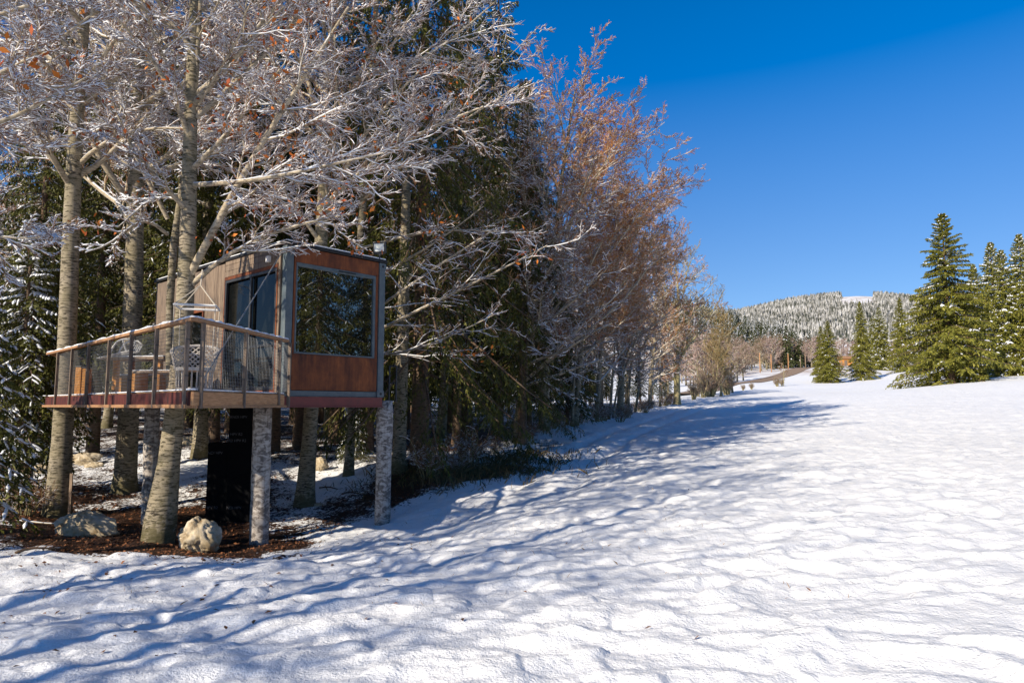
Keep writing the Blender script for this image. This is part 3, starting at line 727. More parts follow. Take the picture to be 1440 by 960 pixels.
# ------------------------------------------------------------------ hanging wicker chair
ch = P(272, 560, 10.75); ch[2] = DT+.0
hc = empty('hanging_chair', ch, .3); tag(hc, 'pale wicker hanging chair on ropes with square spreader frame behind the deck corner', 'hanging chair')
apx = np.array([0.03, 0, P(276,401,10.75)[2]-ch[2]]); zf = P(276,432,10.75)[2]-ch[2]; hw = .30
crn = [np.array([sx*hw, sy*hw*.9, zf]) for sx, sy in ((-1,-1),(1,-1),(1,1),(-1,1))]
fm = MB()
for i in range(4): fm.tube([crn[i], crn[(i+1)%4]], .020, 6)
fm.build('spreader_frame', M['white'], hc)
rp = MB()
for c in crn: rp.tube([c, apx], .009, 5); rp.tube([c, c*[.95,.95,0]+[0,0,.62]], .008, 5)
rp.tube([apx, apx+[0,.12,.28]], .012, 5)
rp.build('rope', M['rope'], hc)
# tub: woven back made of crossing strands, rim, seat, slatted skirt
def tub(th, s):   # th around back (-1..1), s height 0..1
    a = th*2.1; r = .29+.06*s; z = .36+s*(.42-.18*abs(th)**1.6); return np.array([math.sin(a)*r, math.cos(a)*r*1.0, z])
wk = MB(); n = 16
for k in range(-8, n+9):
    for sg in (1, -1):
        pts_ = [tub(-1+2*(k+sg*j*.9)/n, j/6) for j in range(7) if -1.001 <= -1+2*(k+sg*j*.9)/n <= 1.001]
        if len(pts_) > 1: wk.tube(pts_, .0095, 4)
for s_ in (.0, .33, .66): wk.tube([tub(-1+2*j/24, s_) for j in range(25)], .009, 4)
wk.build('woven_back', M['wicker'], hc)
MB().tube([tub(-1+2*j/24, 1) for j in range(25)], .024, 6).build('rim', M['wicker'], hc, smooth=True)
MB().tube([(0,0,.34), (0,0,.39)], .29, 18).build('seat', M['wicker'], hc)
sk = MB()
for k in range(22):
    a = k/22*2*math.pi; sk.tube([(math.sin(a)*.27, math.cos(a)*.27, .34), (math.sin(a)*.25, math.cos(a)*.25, .05)], .012, 4)
sk.tube([(math.sin(k/20*2*math.pi)*.25, math.cos(k/20*2*math.pi)*.25, .06) for k in range(21)], .014, 4).build('skirt', M['wicker'], hc)
# snowy table, benches, upturned chair, orange posts on the deck
tb = P(200, 540, 13.2); tb[2] = DT
t = empty('picnic_table', tb, math.radians(-8)); tag(t, 'wooden deck table with orange legs under a sheet of snow', 'table')
MB().box((0,0,.70), (1.35,.7,.045)).build('table_top', M['wood_gray'], t)
MB().box((0,0,.735), (1.33,.68,.025)).build('snow', M['snow'], t, .01)
for sx in (-.42,.5):
    for sy in (-.2,.22): MB().box((sx,sy,.34), (.09,.09,.67)).build('leg', M['wood_orange'], t, .005)
for i, (u, Y, Lb) in enumerate(((222,12.3,.95),(205,14.0,1.2))):
    b = P(u, 545, Y); b[2] = DT; e = empty('deck_bench', b, math.radians(-10)); tag(e, ('snowy slatted bench in front of the deck table' if i == 0 else 'snowy slatted bench behind the deck table'), 'bench', 'benches on the deck')
    for k in range(3): MB().box((0,-.14+.14*k,.40), (Lb,.11,.035)).build('slat', M['wood_gray'], e)
    MB().box((0,0,.428), (Lb*.95,.34,.02)).build('snow', M['snow'], e, .008)
    for sx in (-1,1): MB().box((sx*Lb*.4,0,.19), (.07,.34,.38)).build('leg', M['wood_orange'], e)
cr = P(161, 505, 13.0); e = empty('garden_chair', cr, .2); tag(e, 'white snow dusted garden chair tipped upside down on the deck table', 'chair')
def arc(cx, cz, w_, h_, y, n=12): return [(cx+w_*(-1+2*j/n)*.5, y, cz+h_*math.sin(math.pi*j/n)**.6) for j in range(n+1)]
sl_ = MB()
for k in range(6): sl_.bar((-.24,-.2+.08*k,.0), (.36,-.2+.08*k,.17), .05, .02)
sl_.build('seat', M['white'], e)
for y in (-.2, .2): MB().tube([(-.02,y,.07),(.03,y,.22),(.10,y,.33),(.20,y,.38),(.34,y,.38),(.42,y,.30)], .017, 6).tube([(.19,y,.37),(.27,y,.14)], .015, 6).build('arm', M['white'], e)
sl_ = MB()
for k in range(5): sl_.tube([(.42,-.2+.1*k,.30),(.36,-.2+.1*k,.16)], .012, 5)
sl_.tube([(.42,-.2,.30),(.42,.2,.30)], .017, 5).build('backrest', M['white'], e)
for u, Y, h in ((111,15.0,.64),(121,14.4,.58)):
    p = P(u, 550, Y); p[2] = DT; q = empty('timber_post', p); tag(q, 'short orange timber post at the far end of the deck, '+('the left of the pair' if u < 115 else 'the right of the pair'), 'post', 'orange posts on the deck')
    MB().box((0,0,h/2), (.13,.13,h)).build('shaft', M['wood_orange'], q, .006)
    MB().box((0,0,h+.02), (.15,.15,.03)).build('cap', M['dark_metal'], q, .004)

# ------------------------------------------------------------------ boulders
def boulder(u, v, Y, size, seed, label, rz=0, cat='boulder', name='boulder', amp=.35):
    import bmesh
    bm = bmesh.new(); bmesh.ops.create_icosphere(bm, subdivisions=5 if size[0] > .25 else 3, radius=1)
    V = np.array([q.co for q in bm.verts]); rng = np.random.default_rng(seed)
    dn = V/np.linalg.norm(V,axis=1)[:,None]
    for _ in range(9):       # planar facets
        nn = rng.normal(size=3); nn /= np.linalg.norm(nn); h = .62+.28*rng.random(); d = V@nn; V = V-np.maximum(d-h, 0)[:,None]*nn*.9
    o1 = seed*7.3
    d = fbm(dn[:,0]*1.8+dn[:,2]*1.3+o1, dn[:,1]*1.8-dn[:,2]*1.1+o1, 4, seed)-.5
    rd = np.abs(fbm(dn[:,0]*2.7+dn[:,2]*1.9+o1, dn[:,1]*2.9+dn[:,2]*.7+o1, 3, seed+5)-.5)
    V = V*(1+amp*d*1.3-amp*1.2*np.clip(.10-rd, 0, 1)*3)[:,None]*np.array(size)
    for q, c in zip(bm.verts, V): q.co = c
    me = bpy.data.meshes.new(name); bm.to_mesh(me); bm.free(); me.materials.append(M['rock'])
    me.polygons.foreach_set('use_smooth', np.ones(len(me.polygons), dtype=bool))
    o = bpy.data.objects.new(name, me); C.objects.link(o); p = P(u, v, Y); g = gz(p[0], Y)
    o.location = (p[0], Y, g+size[2]*.48); o.rotation_euler = (0,0,rz)
    return tag(o, label, cat)
boulder(123,745,12.9,(.60,.32,.33),3,'long pale flat topped boulder in front of the left trunk on the snow',.05)
boulder(279,757,11.7,(.38,.34,.36),8,'rugged rounded boulder right of the leaning tree foot',.6, amp=.42)
boulder(121,635,22,(.48,.35,.27),5,'tan angular boulder on the slope behind the left end of the deck',.3)
boulder(133,645,21.5,(.28,.2,.14),6,'small tan stone just below the angular boulder on the slope',.1)
boulder(267,612,25,(.45,.3,.22),15,'brown boulder left of the short trunk behind the deck',.1)
boulder(449,663,21,(.28,.22,.24),25,'rounded stone with snow cap right of the trunk under the container',.1)
boulder(299,729,13.2,(.12,.08,.05),27,'small flat pale stone behind the rounded boulder',0, 'stone', 'stone')
boulder(446,700,17,(.15,.1,.06),28,'small flat stone at the foot of the trunk right of the black box',0, 'stone', 'stone')
boulder(5,705,15,(.3,.3,.2),29,'mossy stone at the left edge of the forest floor',0)
boulder(62,640,20,(.3,.3,.2),31,'small stone half hidden left of the left trunk',0)
# stake by the left trunk
p = G(97, 14.9); tag(MB().box((0,0,.45), (.06,.03,1.0)).build('wooden_stake', M['wood_gray'], None), 'thin brown wooden stake upright against the left trunk', 'stake').location = p.tolist()

# ------------------------------------------------------------------ named trees near the cabin
def PL(*a): return [P(u, v, Y) for u, v, Y in a]
def gbase(pl):
    pl[0][2] = gz(pl[0][0], pl[0][1]); return pl
b = beech('beech_tree', gbase(PL((80,727,15),(90,610,15),(95,480,15),(100,300,15),(108,150,14.8),(120,0,14.5),(135,-160,14.5),(150,-330,14.5))), [.24,.20,.185,.17,.14,.11,.07,.03],
    limbs=[(PL((104,270,15),(60,200,14),(20,130,13),(-60,60,12)), .07), (PL((102,240,15),(150,190,14.5),(230,175,14),(330,190,13.5)), .06), (PL((106,150,15),(70,90,14),(30,60,13),(-50,20,12)), .06), (PL((108,130,15),(160,60,14),(210,-20,13.5)), .06)],
    seed=1, nl=22, lt=(.42,.97), llen=.36, leaves=420)
tag(b, 'pale barked beech at the far left whose trunk passes outside the deck end', 'tree', 'beech trees around the cabin')
b = beech('beech_tree', gbase(PL((175,692,18),(183,560,18),(188,420,18),(191,280,18),(193,100,18),(200,-100,18),(205,-260,18))), [.27,.25,.24,.21,.17,.12,.04],
    seed=2, nl=24, lt=(.36,.97), llen=.36, leaves=420)
tag(b, 'thick straight beech behind the middle of the deck left of the leaning tree', 'tree', 'beech trees around the cabin')
b = beech('leaning_beech', gbase(PL((222,758,12),(236,670,12),(250,572,12),(261,470,12),(265,380,12),(266,250,12),(268,120,12),(275,0,12),(285,-180,12),(290,-350,12))), [.26,.19,.165,.16,.15,.13,.11,.09,.06,.03],
    limbs=[(PL((266,388,12),(299,330,11.8),(344,234,11.5),(378,189,11.3),(412,131,11.1),(454,69,11),(490,10,10.8)), .075),
           (PL((268,402,12),(290,378,12),(328,350,11.9),(372,330,11.8),(430,312,11.6),(500,300,11.3)), .055),
           (PL((268,240,12),(310,200,11.6),(350,150,11.2),(400,90,11)), .05), (PL((266,300,12),(220,250,11.4),(180,200,11),(140,190,10.5)), .045),
           (PL((268,200,12),(240,120,11.5),(190,50,11),(150,10,10.6)), .05), (PL((270,150,12),(330,80,11.5),(400,10,11)), .06), (PL((270,260,12),(360,255,11),(450,235,10.2),(540,215,9.7)), .05)],
    seed=3, nl=18, lt=(.5,.97), llen=.32, leaves=1500, flare=1.12)
tag(b, 'leaning beech growing up through the deck with mottled trunk', 'tree')
b = beech('slender_beech', gbase(PL((243,700,12.7),(240,560,12.6),(238,430,12.5),(236,310,12.4),(252,275,12.3),(270,230,12.2),(276,180,12.1),(276,90,12),(284,-30,11.8),(290,-150,11.6))), [.075,.075,.07,.065,.06,.055,.05,.045,.03,.015],
    limbs=[(PL((236,308,12.4),(222,280,12.2),(200,240,12),(180,200,11.8),(160,150,11.6),(140,90,11.4)), .045), (PL((236,330,12.4),(205,300,12),(170,330,11.6),(150,350,11.3),(120,355,11)), .035), (PL((252,275,12.3),(220,270,11.9),(200,290,11.6),(165,320,11.2)), .03)],
    seed=4, nl=9, lt=(.5,.97), llen=.3, leaves=150, dens=(8,8,5))
tag(b, 'slender crooked beech forking in front of the leaning tree above the hanging chair', 'tree')
b = beech('beech_tree', gbase(PL((428,712,17),(434,640,17),(439,572,17),(447,420,17),(454,300,17),(459,180,17),(466,60,17),(475,-100,17),(480,-240,17))), [.22,.18,.175,.17,.155,.13,.10,.06,.03],
    limbs=[(PL((452,330,17),(480,240,16),(530,160,15),(590,100,14)), .07), (PL((450,340,17),(400,270,16),(360,200,15)), .06), (PL((455,290,17),(520,230,15.5),(600,180,14.5),(680,150,13.5)), .07), (PL((458,200,17),(500,110,16),(550,30,15)), .06)],
    seed=5, nl=22, lt=(.45,.97), llen=.36, leaves=1500)
tag(b, 'beech rising behind the container with its foot visible below the cabin floor', 'tree', 'beech trees around the cabin')
b = beech('beech_tree', gbase(PL((490,672,20),(494,600,20),(498,480,19.8),(510,300,19.5),(520,120,19),(535,-60,19),(540,-200,19))), [.14,.125,.12,.11,.09,.06,.02],
    limbs=[(PL((500,480,19.6),(561,450,18.5),(640,410,17.5),(711,377,16.5),(770,345,15.5)), .055), (PL((503,450,19.6),(545,425,18.5),(590,390,17.6),(660,345,16.5),(700,320,16)), .05), (PL((505,400,19.6),(560,372,18.4),(610,345,17.5),(680,290,16.5)), .05),
           (PL((512,280,19.4),(580,220,18),(650,170,17),(730,120,16)), .05), (PL((507,350,19.4),(570,330,18.2),(650,320,17),(740,330,16)), .045), (PL((498,500,19.6),(560,500,18),(620,480,17),(700,440,16)), .04)],
    seed=6, nl=11, lt=(.5,.97), llen=.32, leaves=400, keep=.5, dens=(8,8,6))
tag(b, 'thin beech just left of the right log post sending long limbs over the spruce', 'tree')
b = beech('beech_tree', gbase(PL((281,646,22),(283,570,22),(290,400,22),(296,200,22),(300,0,22),(305,-160,22))), [.24,.20,.18,.15,.1,.03], seed=7, nl=20, lt=(.4,.97), llen=.36, leaves=100)
tag(b, 'stout beech on the slope between the leaning tree and the black box', 'tree', 'beech trees around the cabin')
# leafy overhanging branch tree at the upper left, rooted outside the frame
b = beech('beech_tree', gbase([np.array(q, float) for q in ((-8.6,8.6,0),(-8.5,8.6,3),(-8.3,8.6,6),(-8.1,8.7,9),(-7.9,8.8,12))]), [.16,.14,.11,.07,.03],
    limbs=[(PL((-120,150,8.4),(-20,115,8.2),(60,75,8),(130,20,7.8)), .04), (PL((-120,200,8.2),(-10,180,8),(60,145,7.8),(120,110,7.6)), .04), (PL((-120,330,8.4),(-30,325,8.2),(30,340,8),(80,330,7.8)), .025), (PL((-120,60,8.4),(0,20,8.2),(100,-10,8)), .04)],
    seed=8, nl=8, lt=(.45,.97), llen=.28, leaves=180)
tag(b, 'snowy beech reaching in from the left edge with white coated branches nearest the viewer', 'tree')

# forest edge beeches leaning over the field
def auto(u, Y, H, r, lean=(0,0), **k):
    p = G(u, Y); rng = np.random.default_rng(int(u*7+Y)); n = 6
    tr = [p+np.array([lean[0]*(i/n)**1.5, lean[1]*(i/n)**1.5, H*i/n])+np.r_[rng.normal(size=2)*.12*(i > 0), 0] for i in range(n+1)]
    return beech(k.pop('name', 'beech_tree'), tr, np.linspace(r, .03, n+1), **k)
E = dict(snow=.012, keep=.62, up=.07, lang=.95)
b = auto(765,32,16.5,.26,(1.3,-.6),seed=21,nl=34,lt=(.2,.95),llen=.45,bias=(.28,-.15,.10),leaves=260,dens=(11,10,7),twig='twig_red',twr=.009,snow=.008,keep=.25,tl=.55)
tag(b, 'large bare beech at the forest edge with long limbs fanning right against the sky', 'tree', 'bare trees along the forest edge')
b = auto(728,27,10.5,.20,(1.2,-.8),seed=22,nl=32,lt=(.2,.95),llen=.46,bias=(.25,-.25,.12),leaves=200,dens=(10,8,6),twig='twig',twr=.008,snow=.013,keep=.6)
tag(b, 'bare beech with snowy twigs directly right of the big dark spruce', 'tree', 'bare trees along the forest edge')
b = auto(872,43,12,.24,(1.8,-.5),seed=23,nl=36,lt=(.15,.95),llen=.45,bias=(.3,-.15,.12),leaves=260,dens=(11,9,7),twig='twig_red',twr=.0090,snow=.009,keep=.3)
tag(b, 'russet twigged beech in the middle of the forest edge above the track', 'tree', 'bare trees along the forest edge')
b = auto(808,35,14.5,.2,(1.6,-.4),seed=28,nl=36,lt=(.2,.95),llen=.45,bias=(.28,-.15,.14),leaves=200,dens=(11,10,7),twig='twig_red',twr=.009,snow=.008,keep=.25)
tag(b, 'tall russet bare tree between the largest edge beech and the forked frosty tree', 'tree', 'bare trees along the forest edge')
b = auto(838,38,13.5,.15,(2.4,-.6),seed=24,nl=32,lt=(.15,.95),llen=.46,bias=(.3,-.15,.12),leaves=200,dens=(11,9,7),twig='twig_red',twr=.0090,snow=.010,keep=.35)
tag(b, 'forked bare tree with frosty low twigs beside the russet twigged beech', 'tree', 'bare trees along the forest edge')
b = auto(915,52,11.5,.17,(1.2,-.3),seed=25,nl=32,lt=(.12,.95),llen=.48,bias=(.15,-.1,.10),leaves=60,dens=(9,8,5),twig='twig_red',twr=.012,snow=.010,keep=.4)
tag(b, 'smaller frosty bare tree between the russet beech and the yellow lichen tree', 'tree', 'bare trees along the forest edge')
b = auto(952,57,12.6,.30,(.3,0),seed=26,nl=34,lt=(.14,.97),llen=.50,bias=(.05,0,.25),dens=(8,6,5),twig='twig_yel',bark='beech_yel',limbm='beech_yel',twr=.013,snow=.009,keep=.15,name='lichen_tree')
tag(b, 'dark trunked tree with yellow lichen crown at the far end of the forest edge', 'tree')
b = auto(1014,84,9.6,.17,(.2,0),seed=27,nl=44,lt=(.08,.97),llen=.38,bias=(0,0,.2),dens=(9,8,5),twig='twig_yel',bark='beech_yel',limbm='beech_yel',twr=.017,snow=0,name='bare_tree')
tag(b, 'slim yellowish bare tree standing in the brown bush clump by the road', 'tree')
for i, (u, Y, H, r) in enumerate(((893,46,5,.10),(856,40,6,.09),(862,41,6,.07),(885,45,7,.08),(928,54,6,.09),(936,55,6,.07),(805,34,8,.08),(617,27,8,.07))):
    txt = ['short stump like young tree left of the lichen tree','thin dark sapling left of the frosty low twigs','leaning sapling beside the thin dark sapling','young tree with snowy twigs under the russet beech','dark thin stem nearest left of the lichen tree','crooked thin stem touching the lichen tree','slim sapling before the snowy low spruce','slim pale sapling trunk deep under the big spruce'][i]
    b = auto(u,Y,H,r,(.5 if i != 2 else 1.6,-.2),seed=40+i,nl=14,lt=(.25,.95),llen=.42,dens=(7,6,4),twr=.010,snow=.012,keep=.7,name='young_tree'); tag(b, txt, 'young tree', 'saplings along the forest edge')

# ------------------------------------------------------------------ spruces
s = spruce('spruce_tree', 24, 4.4, seed=1, nb=210, nt=20, nf=16, fl=.17, fw=.026, droop=.95, h0=.115, snow=.30, snz=.62, snr=.6, m='needle', hang=.75, rt=.24, shape=.6, tw=.30)
place(s, G(590,20.5), .5); tag(s, 'huge dark spruce with drooping branches right of the cabin', 'spruce')
near = s
s2 = copy_tree(near, G(735,26.5), 2.2, .62); tag(s2, 'smaller drooping spruce whose lowest boughs sweep the snow right of the huge spruce', 'spruce')
s3 = spruce('spruce_tree', 21, 3.0, seed=2, nb=170, nt=16, nf=11, fl=.20, fw=.036, droop=.65, h0=.15, snow=.55, m='needle', hang=.45, rt=.2, shape=.7)
place(s3, G(515,24), 1.0); tag(s3, 'tall spruce directly behind the right side of the container', 'spruce')
s5 = spruce('spruce_tree', 7, 1.9, seed=5, nb=110, nt=14, nf=9, fl=.13, fw=.03, droop=.7, h0=.14, snow=.95, m='needle', hang=.35, rt=.09, snr=1.1, snowth=.45)
place(s5, G(-75,11.6), .4, .85); tag(s5, 'snow laden spruce at the lower left edge of the picture', 'spruce')
for u, Y, rz, sc, lab in ((20,16.5,2.2,1.0,'snow laden young spruce just left of the left beech trunk'),(798,35.5,1.,1.0,'low snowy spruce at the forest edge between the bare trees'),(497,21.5,3.,.36,'tiny snowy spruce sapling just left of the right log post'),(10,22,3.,1.25,'taller snowy young spruce behind the two at the left edge')):
    tag(copy_tree(s5, G(u,Y), rz, sc), lab, 'spruce')
for i, (u, Y, rz, sc, lab) in enumerate(((655,30,2.,1.2,'tallest green spruce with its top against the sky over the forest edge'),
                (35,17,3.,.62,'snowy spruce behind the left trunk beyond the deck end'), (130,24,5.,.9,'dark spruce between the two left beeches behind the deck'),
        (235,21,.4,.72,'snow flecked spruce just behind the leaning beech'), (340,22,2.9,.8,'dark spruce rising behind the container roof'),
        (420,25,5.5,.95,'dark spruce behind the beech above the container'), (700,31,1.7,1.12,'second green spruce right of the tallest one'),(742,35,3.7,.90,'slimmer spruce half hidden by the large bare beech at the forest edge'))):
    c = copy_tree(s3, G(u,Y), rz, sc); tag(c, lab, 'spruce')
for u, Y, rz, sc, lab in ((62,27,1.,.95,'dark spruce showing left of the leftmost deck beech'),(182,27,2.,1.0,'dark spruce filling the gap over the deck railing'),(300,26,3.,.95,'dark spruce right above the hanging chair'),(385,24,4.,.9,'dark spruce over the left roof edge of the container'),(470,28,5.,1.,'dark spruce over the middle of the container roof'),(262,33,.7,1.,'far dark spruce between the spruces over the deck')):
    tag(copy_tree(s3, G(u,Y), rz, sc), lab, 'spruce')
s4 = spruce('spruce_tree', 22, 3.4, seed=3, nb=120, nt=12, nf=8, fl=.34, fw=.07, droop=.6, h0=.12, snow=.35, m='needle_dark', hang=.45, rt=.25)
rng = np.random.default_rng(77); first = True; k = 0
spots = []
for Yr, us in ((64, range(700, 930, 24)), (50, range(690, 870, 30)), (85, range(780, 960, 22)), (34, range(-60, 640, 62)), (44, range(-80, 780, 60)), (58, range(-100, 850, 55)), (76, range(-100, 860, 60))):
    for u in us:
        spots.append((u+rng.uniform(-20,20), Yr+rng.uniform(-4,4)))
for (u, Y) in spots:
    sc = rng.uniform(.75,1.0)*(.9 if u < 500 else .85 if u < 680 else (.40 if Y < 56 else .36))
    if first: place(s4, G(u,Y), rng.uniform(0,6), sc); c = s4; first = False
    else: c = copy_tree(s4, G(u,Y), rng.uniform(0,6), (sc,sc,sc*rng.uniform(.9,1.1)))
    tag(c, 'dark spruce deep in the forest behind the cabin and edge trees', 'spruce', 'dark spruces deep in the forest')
# generic beeches inside the forest
g1 = beech('beech_tree', [np.array([.15*math.sin(i*1.3), .1*i, i*2.6]) for i in range(7)], np.linspace(.2,.03,7), seed=61, nl=30, lt=(.25,.97), llen=.36, dens=(9,7,5), leaves=150, twr=.010, snow=.015, keep=.75)
g2 = beech('beech_tree', [np.array([.12*i, .15*math.cos(i*1.7), i*2.5]) for i in range(7)], np.linspace(.17,.03,7), seed=62, nl=28, lt=(.25,.97), llen=.40, dens=(9,7,5), leaves=220, twr=.010, snow=.013, keep=.6, bias=(.15,-.1,.1))
ORD = 'first second third fourth fifth sixth seventh eighth ninth tenth eleventh twelfth thirteenth fourteenth fifteenth sixteenth seventeenth eighteenth nineteenth twentieth twenty-first twenty-second twenty-third twenty-fourth twenty-fifth'.split()
def ordi(i): return ORD[i]
gl = 'snowy bare beech inside the forest'
gsp = [(150,31),(560,25),(620,29),(700,35),(-90,20),(60,36),(240,38),(460,32),(540,38),(640,42),(760,44),(800,50),(845,56),(880,62),(700,52),(590,48),(350,42),(915,70),(940,78)]
for i, (u, Y) in enumerate(gsp):
    src = (g1, g2)[i % 2]; sc = rng.uniform(.85,1.1)*(1 if Y < 40 else .8)
    c = place(src, G(u,Y), 0, sc) if i < 2 else copy_tree(src, G(u,Y), rng.uniform(-.7,.7) if i % 2 else rng.uniform(0,6), sc)
    tag(c, gl+', '+ordi(sorted(gsp).index((u,Y)))+' from the left', 'tree', 'beeches inside the forest')
# more thin trunks visible below the canopy
for i, (u, Y, r, lab) in enumerate(((474,28,.26,'brown spruce trunk between the two thin stems under the container'),(516,24.5,.22,'short looking brown trunk left of the right log post'),(642,26,.17,'grey trunk in the gloom under the huge spruce'),(561,19.5,.20,'dark straight trunk right of the right log post'))):
    p = G(u,Y); tr = MB().tube([(0,0,-.3),(0,0,.0),(0,0,.5),(.05,0,4),(.1,0,11)], [r*1.6,r*1.35,r,r*.9,r*.5], 12)
    e = empty('old_tree', p); tr.build('trunk', M['spruce_bark' if i < 3 else 'beech'], e, smooth=True); tag(e, lab, 'tree')
    rg = np.random.default_rng(i); st = MB()
    for k in range(16):
        z = 2+k*.55; a = rg.uniform(0,6.28); st.tube([(0,0,z), (math.cos(a)*.9, math.sin(a)*.9, z-.25)], [.02,.006], 4)
    st.build('dead_branches', M['spruce_bark'], e)

g3 = beech('beech_tree', [np.array([.12*i, .15*math.cos(i*1.7), i*2.5]) for i in range(7)], np.linspace(.17,.03,7), seed=63, nl=22, lt=(.25,.97), llen=.40, dens=(6,5,3), leaves=60, twr=.010, snow=.010, keep=.4)
# trees outside the frame to the left and behind: they throw the streaks of shadow on the near snow
for i, (x, y, sc) in enumerate(((-8.9,4.3,.85),(-11.4,1.3,.95),(-15,-4.2,.95),(-18.8,-8.3,1.),(-15.5,2.5,.85),(-9.3,-1.6,.62),(-11.4,-4.4,.62),(-7.6,1.0,.72),(-13.6,-6,.72),(-16.5,-9,.75))):
    c = place(g3, (x,y,gz(x,y)), 0, sc) if i == 0 else copy_tree(g3, (x,y,gz(x,y)), i*1.1, sc); tag(c, 'bare beech of the forest beside and behind the viewer outside the picture', 'tree', 'beeches outside the picture')
# spruces across the field, mirrored in the cabin window
for i, (x, y, sc) in enumerate(((18,9.5,.9),(19,5.5,1.0),(23,12.0,.9),(22,8,1.1),(16,1,.9),(20,1.5,1.),(25,16,1.),(15.5,5.5,.55),(27,11,1.1),(24,4,1.1),(18.5,13.2,.6))):
    c = copy_tree(s3, (x,y,gz(x,y)), i*1.7, sc); tag(c, 'snow flecked spruce across the field mirrored in the big cabin window', 'spruce', 'spruces mirrored in the window')

# right-hand spruces in the sun
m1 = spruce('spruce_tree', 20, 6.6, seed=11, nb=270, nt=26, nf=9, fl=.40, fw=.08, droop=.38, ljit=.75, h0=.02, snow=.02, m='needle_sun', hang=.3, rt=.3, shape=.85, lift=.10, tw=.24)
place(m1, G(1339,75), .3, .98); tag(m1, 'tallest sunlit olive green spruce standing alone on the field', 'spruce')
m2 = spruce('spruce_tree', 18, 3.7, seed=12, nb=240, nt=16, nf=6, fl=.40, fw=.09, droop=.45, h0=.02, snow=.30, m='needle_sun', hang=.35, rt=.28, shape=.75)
for i, (u, Y, sc, src, lab) in enumerate(((1447,88,1.06,m2,'snow streaked spruce cut by the right edge of the picture'),(1420,82,.88,m2,'snowy spruce just right of the tallest one'),(1379,100,.95,m2,'narrow spruce top rising behind the tallest spruce'),
        (1462,80,.9,m2,'tall dark spruce top at the right picture edge'),(1405,96,1.1,m2,'spruce tip between the tallest spruce and the right edge'),
        (1167,140,(.56,.56,.66),m1,'left green spruce of the distant trio on the field'),(1157,146,(.42,.42,.62),m1,'narrow spruce merged behind the left one of the trio'),(1214,150,(.54,.54,.90),m1,'middle green spruce of the distant trio on the field'),(1270,170,(.64,.64,.96),m1,'right green spruce of the distant trio at the skyline'),
        (1240,200,1.05,m2,'pale spruce behind and between the middle and right trio trees'),(1231,215,.95,m2,'second pale spruce behind the trio'),(1296,200,.9,m2,'small spruce behind the left side of the tallest one'))):
    c = place(src, G(u,Y), i, sc) if (i == 0) else copy_tree(src, G(u,Y), i*1.3, sc); tag(c, lab, 'spruce', 'spruces on the sunny field')

# ------------------------------------------------------------------ far woodland
f1 = spruce('conifer', 14, 2.3, seed=31, nb=60, nt=6, nf=4, fl=.8, fw=.28, droop=.4, h0=.05, snow=.45, m='needle_far', hang=.3, shape=.85)
f2 = spruce('conifer', 14, 2.3, seed=32, nb=60, nt=6, nf=4, fl=.8, fw=.28, droop=.4, h0=.05, snow=.05, m='needle_far', hang=.3, shape=.85)
far = []
for i in range(290):
    t = rng.random()**1.1; Y = 262+200*t; lo = 925; hi = 1165-70*t; u = rng.uniform(lo, hi)
    if u < 1000 and Y < 300: continue
    far.append((u,Y))
usedf = set()
for u, Y in far:
    src = f1 if rng.random() < sstep(270, 420, Y) else f2; sc = rng.uniform(.5,.85)
    if src.name not in usedf: usedf.add(src.name); c = place(src, G(u,Y), 0, sc)
    else: c = copy_tree(src, G(u,Y), rng.uniform(0,6), (sc,sc,sc*rng.uniform(.9,1.15)))
    tag(c, ('snow dusted conifer' if src is f1 else 'plain green conifer')+(' high on the distant wooded hillside' if Y > 350 else ' low in the distant wood beyond the road'), 'conifer', 'conifers on the distant hillside')
for i, (u, Y, sc) in enumerate(((1108,225,1.05),(1128,235,.75),(1140,240,.9),(1150,245,.8),(1082,240,.8),(1092,232,.7),(1122,228,.85))):
    c = copy_tree(f2, G(u,Y), i, sc); tag(c, 'green conifer behind the roadside poles, '+['centre of the row','between third and fourth poles','right cluster, nearer one','rightmost of the row','leftmost of the row','just right of the leftmost','shorter one right of centre'][i], 'conifer', 'conifers behind the poles')
h1 = beech('bare_tree', [np.array([0.1*math.sin(i),0,i*1.6]) for i in range(6)], np.linspace(.2,.04,6), seed=71, nl=26, lt=(.15,.97), llen=.5, dens=(7,5,0) if False else (7,6,3), twr=.035, snow=.0, twig='twig_far', limbm='beech_yel', bark='beech')
h2 = beech('bare_tree', [np.array([0.1*math.sin(i),0,i*1.5]) for i in range(6)], np.linspace(.2,.04,6), seed=72, nl=24, lt=(.15,.97), llen=.5, dens=(7,6,3), twr=.04, snow=.0, twig='twig_pink', limbm='beech_limb', bark='beech')
used = set()
hs_list = [(u+rng.uniform(-5,5), rng.uniform(205,260)) for u in range(985, 1150, 4)]+[(u+rng.uniform(-5,5), rng.uniform(130,200)) for u in range(930, 1050, 7)]+[(982,88),(992,90),(1005,92),(1030,95)]+[(u+rng.uniform(-3,3), rng.uniform(230,300)) for u in range(1180, 1320, 7)]
for u, Y in hs_list:
    src = h2 if (rng.random() < .45 or u > 1150) else h1; sc = rng.uniform(.9,1.4)*(1.0 if Y > 200 else .85)
    if src.name not in used: used.add(src.name); c = place(src, G(u,Y), 0, sc)
    else: c = copy_tree(src, G(u,Y), rng.uniform(0,6), sc)
    tag(c, ('pale pinkish bare tree' if src is h2 else 'brown bare tree')+(' behind the distant trio spruces' if u > 1160 else ' near the bushes before the road' if Y < 203 else ' in the wood edge behind the roadside poles'), 'tree', 'bare trees beyond the field')
